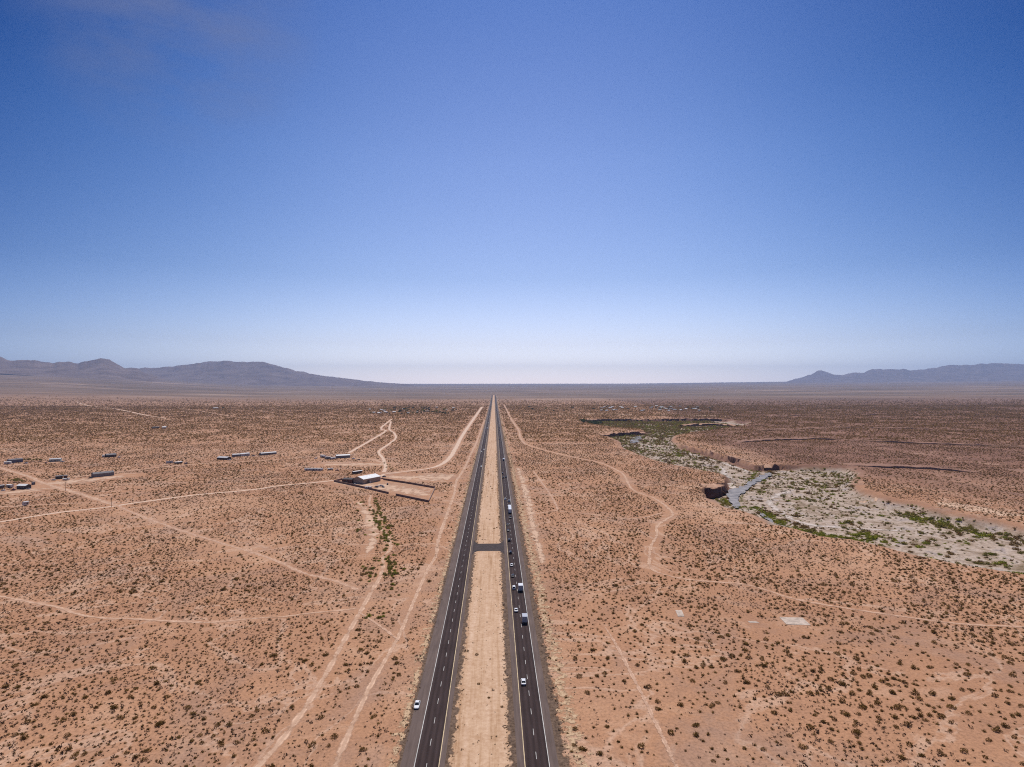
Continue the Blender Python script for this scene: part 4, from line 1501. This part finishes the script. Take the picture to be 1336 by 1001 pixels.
car(RIN, road_at(662, 685.5), 1, 'black', "black saloon car in the inner lane close behind another black car", 'sedan')
car(ROUT - .6, road_at(663, 676), 1, 'black', "black pickup truck right behind the long white truck", 'pickup')
semi(ROUT - .5, road_at(663, 667), 1, "long white truck pulling two trailers in the outer lane", ((9.5, 'white'), (9.5, 'white')))
car(ROUT, road_at(664, 654.5), 1, 'silver', "silver car in the outer lane ahead of the long white truck", 'suv')
car(RIN, road_at(659, 652), 1, 'white', "white car in the inner lane ahead of the long white truck", 'suv')
car(RIN, road_at(656, 624), 1, 'black', "dark car in the inner lane, side by side with another dark car", 'suv')
car(ROUT, road_at(660, 623), 1, 'dark', "dark car in the outer lane, side by side with another dark car", 'suv')
car(RIN, road_at(655, 618.5), 1, 'black', "dark car in the inner lane in front of the side by side pair", 'suv')
box_truck(ROUT, road_at(657, 601), 1, 'white', 'white', "distant white box truck alone in the outer lane of the right carriageway", 9.0)
car(ROUT, road_at(653.7, 577), 1, 'black', "nearer of two distant dark cars right of the median", 'suv')
car(RIN, road_at(653.2, 573.8), 1, 'dark', "farther of two distant dark cars right of the median", 'suv')
car(ROUT, road_at(651.7, 561.6), 1, 'black', "dark car leading the far right carriageway, rear one of the last pair", 'suv')
car(ROUT, road_at(651.5, 558), 1, 'blue', "dark blue car leading the far right carriageway, front one of the last pair", 'suv')
car(LIN, road_at(627.8, 609), -1, 'white', "white oncoming car nearest on the left carriageway, inner lane", 'suv')
car(LIN, road_at(631.9, 587), -1, 'white', "white oncoming car second nearest on the left carriageway, inner lane", 'suv')
car(LOUT, road_at(628.6, 589.5), -1, 'silver', "silver oncoming car in the outer left lane", 'sedan')
box_truck(LIN, road_at(635.9, 560), -1, 'white', 'white', "white oncoming truck far up the left carriageway", 8.0)
car(LIN, road_at(637.3, 552), -1, 'white', "white oncoming car beyond the far oncoming truck", 'suv')
box_truck(LIN, road_at(638.2, 544.5), -1, 'white', 'white', "farthest white oncoming truck on the left carriageway", 8.0)
pk = P(543.5, 922)
car(pk[0] + .2, pk[1], -1, 'white', "white car parked at the outer edge of the left shoulder", 'sedan', z=0.14)

# ------------------------------------------------------------------ buildings
WALLC = {}


def wmat(name, col, rough=0.7):
    if name not in WALLC:
        WALLC[name] = plain(name, col, rough, var=0.14, scale=0.5)
    return WALLC[name]


TAN = wmat("tan painted metal wall", (0.36, 0.275, 0.205))
WHITEROOF = wmat("white metal roof", (0.80, 0.78, 0.74), 0.4)
GREYROOF = wmat("grey shingle roof", (0.16, 0.145, 0.15))
PALEROOF = wmat("pale grey roof", (0.55, 0.53, 0.52), 0.5)
WHITEWALL = wmat("off white siding", (0.58, 0.54, 0.50))
GREYWALL = wmat("grey siding", (0.20, 0.18, 0.18))
BLUEWALL = wmat("blue grey siding", (0.12, 0.13, 0.17))
REDWALL = wmat("red brown boards", (0.13, 0.050, 0.032))
BROWNWALL = wmat("brown block wall", (0.19, 0.115, 0.09))
SAGEWALL = wmat("sage siding", (0.40, 0.42, 0.36))
DARKWALL = wmat("dark brown boards", (0.06, 0.045, 0.04))
WIN = wmat("dark window pane", (0.03, 0.035, 0.045), 0.15)
FRAME = wmat("white window frame", (0.65, 0.64, 0.62))
DOORM = wmat("brown door", (0.14, 0.085, 0.06))
CONC = plain("pale dusty concrete", (0.50, 0.40, 0.32), 0.9, var=0.3, scale=0.45)


def house(name, label, cat, a, b, depth, hw, roof_h, wall, roof, group=None, windows=3, door=True, over=0.3, shed=False, wheels=False, detail=True):
    """a, b: photo pixels of the two ends of the front wall's foot; ridge runs along the front"""
    A, B = P(*a), P(*b)
    d = B - A
    L = float(np.hypot(d[0], d[1]))
    rz = math.atan2(d[1], d[0])
    root = empty(name, (A[0], A[1], float(ground_z(A[0:1], A[1:2])[0]) - 0.0), rz)
    tag(root, label, cat, group)
    z0 = 0.6 if wheels else -0.2
    m = MB()
    if shed:
        m.loft([[(0, 0, z0), (L, 0, z0), (L, 0, hw), (0, 0, hw)], [(0, depth, z0), (L, depth, z0), (L, depth, hw + roof_h), (0, depth, hw + roof_h)]])
    else:
        m.add([(0, 0, z0), (L, 0, z0), (L, depth, z0), (0, depth, z0), (0, 0, hw), (L, 0, hw), (L, depth, hw), (0, depth, hw), (0, depth / 2, hw + roof_h), (L, depth / 2, hw + roof_h)],
              [(0, 1, 5, 4), (2, 3, 7, 6), (1, 2, 6, 9, 5), (3, 0, 4, 8, 7)])
    m.build("wall", wall, root)
    r = MB()
    th = 0.16
    o = over

    def slab(y0, z0_, y1, z1_):
        r.add([(-o, y0, z0_), (L + o, y0, z0_), (L + o, y1, z1_), (-o, y1, z1_), (-o, y0, z0_ + th), (L + o, y0, z0_ + th), (L + o, y1, z1_ + th), (-o, y1, z1_ + th)],
              [(0, 3, 2, 1), (4, 5, 6, 7), (0, 1, 5, 4), (1, 2, 6, 5), (2, 3, 7, 6), (3, 0, 4, 7)])
    if shed:
        k = roof_h / depth
        slab(-o, hw - o * k + .01, depth + o, hw + roof_h + o * k + .01)
    else:
        k = roof_h / (depth / 2)
        slab(-o, hw - o * k + .01, depth / 2, hw + roof_h + .01)
        slab(depth + o, hw - o * k + .01, depth / 2, hw + roof_h + .01)
    r.build("roof", roof, root)
    if detail:
        for i in range(windows):
            x = L * (i + 0.75) / (windows + 0.6)
            ww, wh = min(1.3, L * 0.1), 1.0
            zb = hw * 0.45
            fr = MB().box(x - ww / 2 - .09, x + ww / 2 + .09, -.05, -.004, zb - .09, zb + wh + .09).build("window", FRAME, root)
            MB().box(x - ww / 2, x + ww / 2, -.075, -.052, zb, zb + wh).build("pane", WIN, fr)
        if door:
            x = L * 0.5 + .9
            MB().box(x - .48, x + .48, -.06, -.004, z0 + .25, z0 + 2.3).build("door", DOORM, root)
    if wheels:
        for x in (L * 0.45, L * 0.55):
            MB().cyl((x, depth / 2, .35), (0, 1, 0), .35, depth * .95, 12).build("wheel", M['tyre'], root)
    return root


# the big metal workshop in the walled yard: gable towards the left, long side towards the highway
B0 = P(474.3, 632)
C0 = P(496.5, 627.6)
dv = C0 - B0
Lw = float(np.hypot(dv[0], dv[1]))
root = empty("workshop", (B0[0], B0[1], 0), math.atan2(dv[1], dv[0]))
tag(root, "large tan metal workshop with a bright white gabled roof in the walled yard", "building")
hw, dp, rh = 5.6, 17.0, 2.6
MB().add([(0, 0, -.2), (Lw, 0, -.2), (Lw, dp, -.2), (0, dp, -.2), (0, 0, hw), (Lw, 0, hw), (Lw, dp, hw), (0, dp, hw), (0, dp / 2, hw + rh), (Lw, dp / 2, hw + rh)],
         [(0, 1, 5, 4), (2, 3, 7, 6), (1, 2, 6, 9, 5), (3, 0, 4, 8, 7)]).build("wall", TAN, root)
r = MB()
for y0, s in ((-.4, 1), (dp + .4, -1)):
    zz = hw - .4 * rh / (dp / 2) + .02
    r.add([(-.4, y0, zz), (Lw + .4, y0, zz), (Lw + .4, dp / 2, hw + rh + .02), (-.4, dp / 2, hw + rh + .02), (-.4, y0, zz + .18), (Lw + .4, y0, zz + .18), (Lw + .4, dp / 2, hw + rh + .2), (-.4, dp / 2, hw + rh + .2)],
          [(0, 3, 2, 1), (4, 5, 6, 7), (0, 1, 5, 4), (1, 2, 6, 5), (2, 3, 7, 6), (3, 0, 4, 7)])
r.build("roof", WHITEROOF, root)
MB().box(6.0, 9.6, -.07, -.004, 0, 3.9).build("roller_door", WIN, root)
fr = MB().box(13, 14.6, -.05, -.004, 2.0, 3.2).build("window", FRAME, root)
MB().box(13.1, 14.5, -.075, -.052, 2.1, 3.1).build("pane", WIN, fr)
MB().box(11.0, 12.0, -.06, -.004, 0, 2.2).build("door", FRAME, root)
MB().box(3.5, 5.2, -.06, -.004, .0, 2.6).build("side_door", DOORM, root)

house("shed", "red brown wooden shed at the left end of the walled yard", "shed", (446, 630.5), (459, 631), 7, 4.6, 0.8, REDWALL, DARKWALL, windows=1, shed=True)
house("trailer", "long trailer with a white top behind the tan workshop", "trailer", (461, 619), (473, 617.2), 3.2, 3.2, 0.3, DARKWALL, WHITEROOF, windows=2, wheels=True)


def wall_run(label, pts, h=2.0, th=0.35, cap=True):
    w = [P(x, y)[:2] for x, y in pts]
    root = empty("yard_wall", (w[0][0], w[0][1], 0))
    tag(root, label, "wall", "block walls around the yard")
    m, c = MB(), MB()
    for k in range(len(w) - 1):
        a, b = Vector(w[k] - w[0]), Vector(w[k + 1] - w[0])
        t = (b - a).normalized()
        n = Vector((-t.y, t.x)) * th / 2
        e = 0.0 if k == len(w) - 2 else th / 2
        b = b + t * e
        for mm, zz0, zz1, q in ((m, -.2, h, 1.0), (c, h + .003, h + .12, 1.35)):
            pts3 = [(*(a - n * q), zz0), (*(b - n * q), zz0), (*(b + n * q), zz0), (*(a + n * q), zz0)]
            mm.loft([pts3, [(p[0], p[1], zz1) for p in pts3]])
    m.build("block_face", BROWNWALL, root)
    c.build("coping", wmat("wall coping", (0.30, 0.195, 0.15)), root)


wall_run("long dark brown front wall of the yard, left of its gate opening", [(446, 626.5), (436, 628.6), (470, 636), (507, 644.5)])
wall_run("dark brown wall closing the yard's right corner beside the gate opening", [(516.4, 646.5), (559.5, 655.5), (567.6, 638.5)])
wall_run("dark brown rear wall of the yard running from the workshop", [(567.2, 637.2), (535, 631.5), (500, 626.2)])

yard = [("camper", "pale camper trailer parked inside the front wall of the yard", "camper", (476, 638.2), (484, 638.6), 2.4, 2.6, .2, WHITEWALL, PALEROOF),
        ]
for nm, lb, ct, a, b, dpt, hgt, rh_, wl, rf in yard:
    house(nm, lb, ct, a, b, dpt, hgt, rh_, wl, rf, windows=2, wheels=True, over=.05)
p = P(491, 636); car(p[0], p[1], 1, 'grey', "grey car parked in the yard in front of the workshop", 'suv', rz=1.2, z=0.05)
p = P(497, 634.5); car(p[0], p[1], 1, 'silver', "silver pickup truck parked in the middle of the walled yard", 'pickup', rz=1.7, z=0.05)
p = P(500, 636); car(p[0], p[1], 1, 'dark', "dark saloon car parked in the middle of the walled yard", 'sedan', rz=0.6, z=0.05)
p = P(505.6, 632.5); car(p[0], p[1], 1, 'black', "black car standing alone at the right of the parked yard cars", 'suv', rz=0.2, z=0.05)
p = P(462, 632.5); car(p[0], p[1], 1, 'white', "white car squeezed between the red shed and the workshop", 'sedan', rz=1.5, z=0.05)
p = P(501, 622.5); car(p[0], p[1], 1, 'dark', "dark pickup truck parked behind the right end of the workshop", 'pickup', rz=1.3, z=0.05)
p = P(498.5, 625); car(p[0], p[1], 1, 'red', "dark red car parked behind the right end of the workshop", 'sedan', rz=1.4, z=0.05)

# homes and trailers on the left
HS = [
    ("mobile_home", "long dark grey mobile home alone between two dirt roads", "mobile home", (122, 623.2), (149, 620.3), 7.5, 4.2, 1.6, GREYWALL, GREYROOF, {}),
    ("mobile_home", "blue grey mobile home at the left edge with trees beside it", "mobile home", (12, 604.6), (30, 603.0), 8, 4.6, 1.2, BLUEWALL, GREYROOF, {}),
    ("trailer", "white trailer in front of the blue grey mobile home", "trailer", (5, 606.2), (14, 605.8), 4, 3.4, .4, WHITEWALL, WHITEROOF, dict(wheels=True)),
    ("mobile_home", "sage green mobile home with a pale roof, right of the leafy trees", "mobile home", (64, 602.8), (79, 602.2), 7, 3.8, 1.0, SAGEWALL, PALEROOF, {}),
    ("house", "dark house with a grey roof standing alone in the scrub", "house", (139, 597.0), (152, 596.0), 9, 3.6, 1.8, DARKWALL, GREYROOF, {}),
    ("shed", "small white shed left of the lone dark house", "shed", (133.5, 596.8), (136.5, 596.6), 4, 3.0, .5, WHITEWALL, PALEROOF, dict(windows=1, door=False)),
    ("shed", "dark brown shed beside a white trailer at the dirt crossroads", "shed", (73, 625.6), (82, 624.8), 5, 3.6, .6, DARKWALL, GREYROOF, dict(windows=1)),
    ("trailer", "low white trailer in front of the dark brown shed", "trailer", (82, 627.4), (91, 626.6), 2.6, 2.4, .2, WHITEWALL, WHITEROOF, dict(wheels=True, windows=2)),
    ("shed", "dark red lean-to behind the low white trailer", "shed", (83.5, 624.2), (88, 623.8), 4, 3.0, .5, REDWALL, GREYROOF, dict(windows=0)),
    ("hut", "white roofed hut with a dark front near the left edge", "hut", (21.5, 638.3), (33, 638.6), 7, 3.8, 1.4, DARKWALL, WHITEROOF, {}),
    ("trailer", "black trailer with a grey top cut by the left edge", "trailer", (-4, 638.5), (6, 637.2), 4, 3.6, .3, DARKWALL, PALEROOF, dict(wheels=True)),
    ("camper", "white camper left of the white roofed hut", "camper", (8, 636.4), (14, 636.8), 3, 3.2, .3, WHITEWALL, WHITEROOF, dict(wheels=True)),
    ("shed", "small dark shed by the dirt road right of the white roofed hut", "shed", (42, 632.8), (46, 632.4), 4, 2.8, .4, BLUEWALL, GREYROOF, dict(windows=1)),
    ("camper", "white camper trailer standing alone among bushes by the lower dirt road", "camper", (31, 660.4), (37.5, 659.4), 3, 3.6, .3, WHITEWALL, PALEROOF, dict(wheels=True)),
    ("trailer", "small blue grey trailer beside a flat white trailer", "trailer", (217, 605.0), (226, 604.4), 4, 3.0, .3, PALEROOF, BLUEWALL, dict(wheels=True)),
    ("trailer", "flat white trailer beside the small blue grey trailer", "trailer", (228.5, 605.8), (238, 604.9), 4, 2.8, .3, DARKWALL, WHITEROOF, dict(wheels=True)),
    ("house", "low house with a pinkish pale roof and a dark front", "house", (283, 599.6), (296, 600.2), 9, 3.0, 1.6, DARKWALL, PALEROOF, {}),
    ("mobile_home", "long mobile home with a pale roof and a dark left end", "mobile home", (303.5, 596.2), (314, 595.6), 8, 3.4, 1.0, GREYWALL, PALEROOF, {}),
    ("mobile_home", "off white mobile home adjoining the darker one's right end", "mobile home", (314.6, 595.6), (326, 594.4), 8, 3.6, 1.0, WHITEWALL, PALEROOF, {}),
    ("mobile_home", "long grey mobile home with a white roof among parked trailers", "mobile home", (439, 598.2), (457, 597.2), 8, 4.0, 1.2, GREYWALL, WHITEROOF, {}),
    ("camper", "white camper at the left end of the row of parked trailers", "camper", (417.5, 596.6), (423, 597.2), 4, 3.4, .3, WHITEWALL, WHITEROOF, dict(wheels=True)),
    ("trailer", "blue grey trailer in the middle of the row of parked trailers", "trailer", (424.5, 599.4), (431, 599.2), 4, 3.4, .3, BLUEWALL, PALEROOF, dict(wheels=True)),
    ("camper", "silver camper next to the long grey mobile home", "camper", (432, 599.8), (438, 599.4), 4, 3.2, .3, PALEROOF, WHITEROOF, dict(wheels=True)),
    ("trailer", "long pale grey trailer lying across the bare ground", "trailer", (397, 614.2), (420.5, 614.4), 3.4, 3.0, .3, PALEROOF, PALEROOF, dict(wheels=True, windows=5)),
    ("trailer", "short grey trailer right of the long pale one", "trailer", (427.5, 613.9), (434.5, 613.6), 3.0, 2.4, .3, GREYWALL, PALEROOF, dict(wheels=True, windows=1)),
    ("house", "tiny white house far out on the left plain", "house", (212, 559.4), (217, 559.2), 9, 4, 1.5, WHITEWALL, WHITEROOF, dict(windows=2)),
    ("house", "tiny dark house far out on the left plain", "house", (199, 559.4), (208, 559.0), 9, 3.5, 1.2, DARKWALL, GREYROOF, dict(windows=2)),
    ("house", "tiny house beside a dark tree on the far left skyline", "house", (279, 533.6), (285, 533.4), 12, 4.5, 2, WHITEWALL, PALEROOF, dict(windows=1)),
    ("mobile_home", "grey mobile home with a dark front on the road left of the trailers", "mobile home", (341, 594.4), (361, 592.6), 8, 3.2, 1.0, GREYWALL, PALEROOF, {}),
]
for nm, lb, ct, a, b, dpt, hgt, rh_, wl, rf, kw in HS:
    house(nm, lb, ct, a, b, dpt, hgt, rh_, wl, rf, **kw)
p = P(17, 640); car(p[0], p[1], 1, 'red', "brown red car parked in front of the white roofed hut", 'suv', rz=1.6, z=0.05)
p = P(4, 640.5); car(p[0], p[1], 1, 'white', "white car parked by the black trailer at the left edge", 'sedan', rz=1.5, z=0.05)
p = P(291, 533.5); tree(p[0], p[1], 9, 16, "dark tree beside a tiny house on the far left skyline", None, 'tree', 120)

for (x, y, c_, kd, rz_, lb) in [
    (34, 605, 'white', 'suv', 1.5, "white car beside the right end of the blue grey mobile home"),
    (60, 604, 'red', 'sedan', 1.2, "dark red car left of the sage green mobile home"),
    (81.5, 603, 'silver', 'pickup', 1.7, "silver pickup truck right of the sage green mobile home"),
    (155, 597.2, 'white', 'suv', 1.4, "white car at the right end of the lone dark house"),
    (118, 624.2, 'dark', 'pickup', 1.6, "dark pickup truck left of the long dark grey mobile home"),
    (70, 626.8, 'white', 'pickup', 1.3, "white pickup truck left of the dark brown shed"),
    (37, 638.5, 'silver', 'sedan', 1.5, "silver car right of the white roofed hut"),
    (242, 605.4, 'blue', 'suv', 1.5, "dark blue car right of the flat white trailer"),
    (299, 600.6, 'white', 'pickup', 1.5, "white pickup truck right of the pinkish roofed house"),
    (330, 595.4, 'dark', 'suv', 1.5, "dark car right of the off white mobile home"),
    (412, 598.6, 'white', 'suv', 1.5, "white car left of the row of parked trailers"),
    (461, 598.8, 'white', 'pickup', 1.4, "white pickup truck right of the long grey mobile home"),
    (468, 600.2, 'dark', 'sedan', 1.5, "dark car on the dirt road right of the parked trailers"),
    (440, 614.2, 'red', 'pickup', 1.6, "dark red pickup truck right of the short grey trailer"),
]:
    p = P(x, y)
    car(p[0], p[1], 1, c_, lb, kd, rz=rz_, z=0.04)

# the far settlements
walls = [WHITEWALL, TAN, GREYWALL, SAGEWALL]
roofs = [PALEROOF, WHITEROOF, GREYROOF, PALEROOF]
for k in range(26):
    x, y = random.uniform(470, 600), random.uniform(531.5, 540)
    if x > 560 and y > 536:
        continue
    house("house", "tiny pale house among the trees of the far left settlement", "house", (x, y), (x + random.uniform(2.4, 4.5), y + random.uniform(-.1, .1)), random.uniform(9, 13), 3.6, 1.6,
          walls[k % 4], roofs[(k * 3 + 1) % 4], "houses of the far left settlement", detail=False)
for k in range(34):
    x, y = random.uniform(780, 930), random.uniform(530.5, 537)
    house("house", "tiny pale house in the far right settlement beyond the wash", "house", (x, y), (x + random.uniform(2.4, 4.5), y + random.uniform(-.1, .1)), random.uniform(9, 13), 3.6, 1.6,
          walls[k % 4], roofs[(k * 3 + 1) % 4], "houses of the far right settlement", detail=False)


# utility poles by the dirt crossroads
def pole(x, y, h, label):
    p = P(x, y)
    root = empty("utility_pole", (p[0], p[1], 0))
    tag(root, label, "utility pole", "wooden utility poles")
    MB().cyl((0, 0, h / 2 - .1), (0, 0, 1), .2, h + .2, 8, r2=.13).build("pole", M['bark'], root)
    MB().box(-1.2, 1.2, -.08, .08, h - .9, h - .72).build("crossarm", M['bark'], root)


pole(85.5, 640.5, 9.5, "wooden utility pole by the dirt road below the dark brown shed")
pole(145.3, 662, 9.5, "wooden utility pole at the meeting of the dirt roads")


# concrete pads left of vanished buildings
def pad(pix, label):
    w = [P(x, y) for x, y in pix]
    m = MB()
    m.loft([[(q[0], q[1], -.1) for q in w], [(q[0], q[1], .16) for q in w]])
    o = m.build("concrete_pad", CONC)
    tag(o, label, "slab")


pad([(884.5, 804.8), (893, 804.8), (889.5, 796.5), (881, 796.5)], "small pale concrete pad on the sand, leftmost of three")
pad([(1026, 815), (1058, 816.2), (1047, 806.2), (1016.5, 805.6)], "large pale concrete pad with bushes at its edge")
pad([(978, 812.8), (991, 813.2), (986, 810.8), (975.5, 810.8)], "narrow pale concrete pad left of the large one")
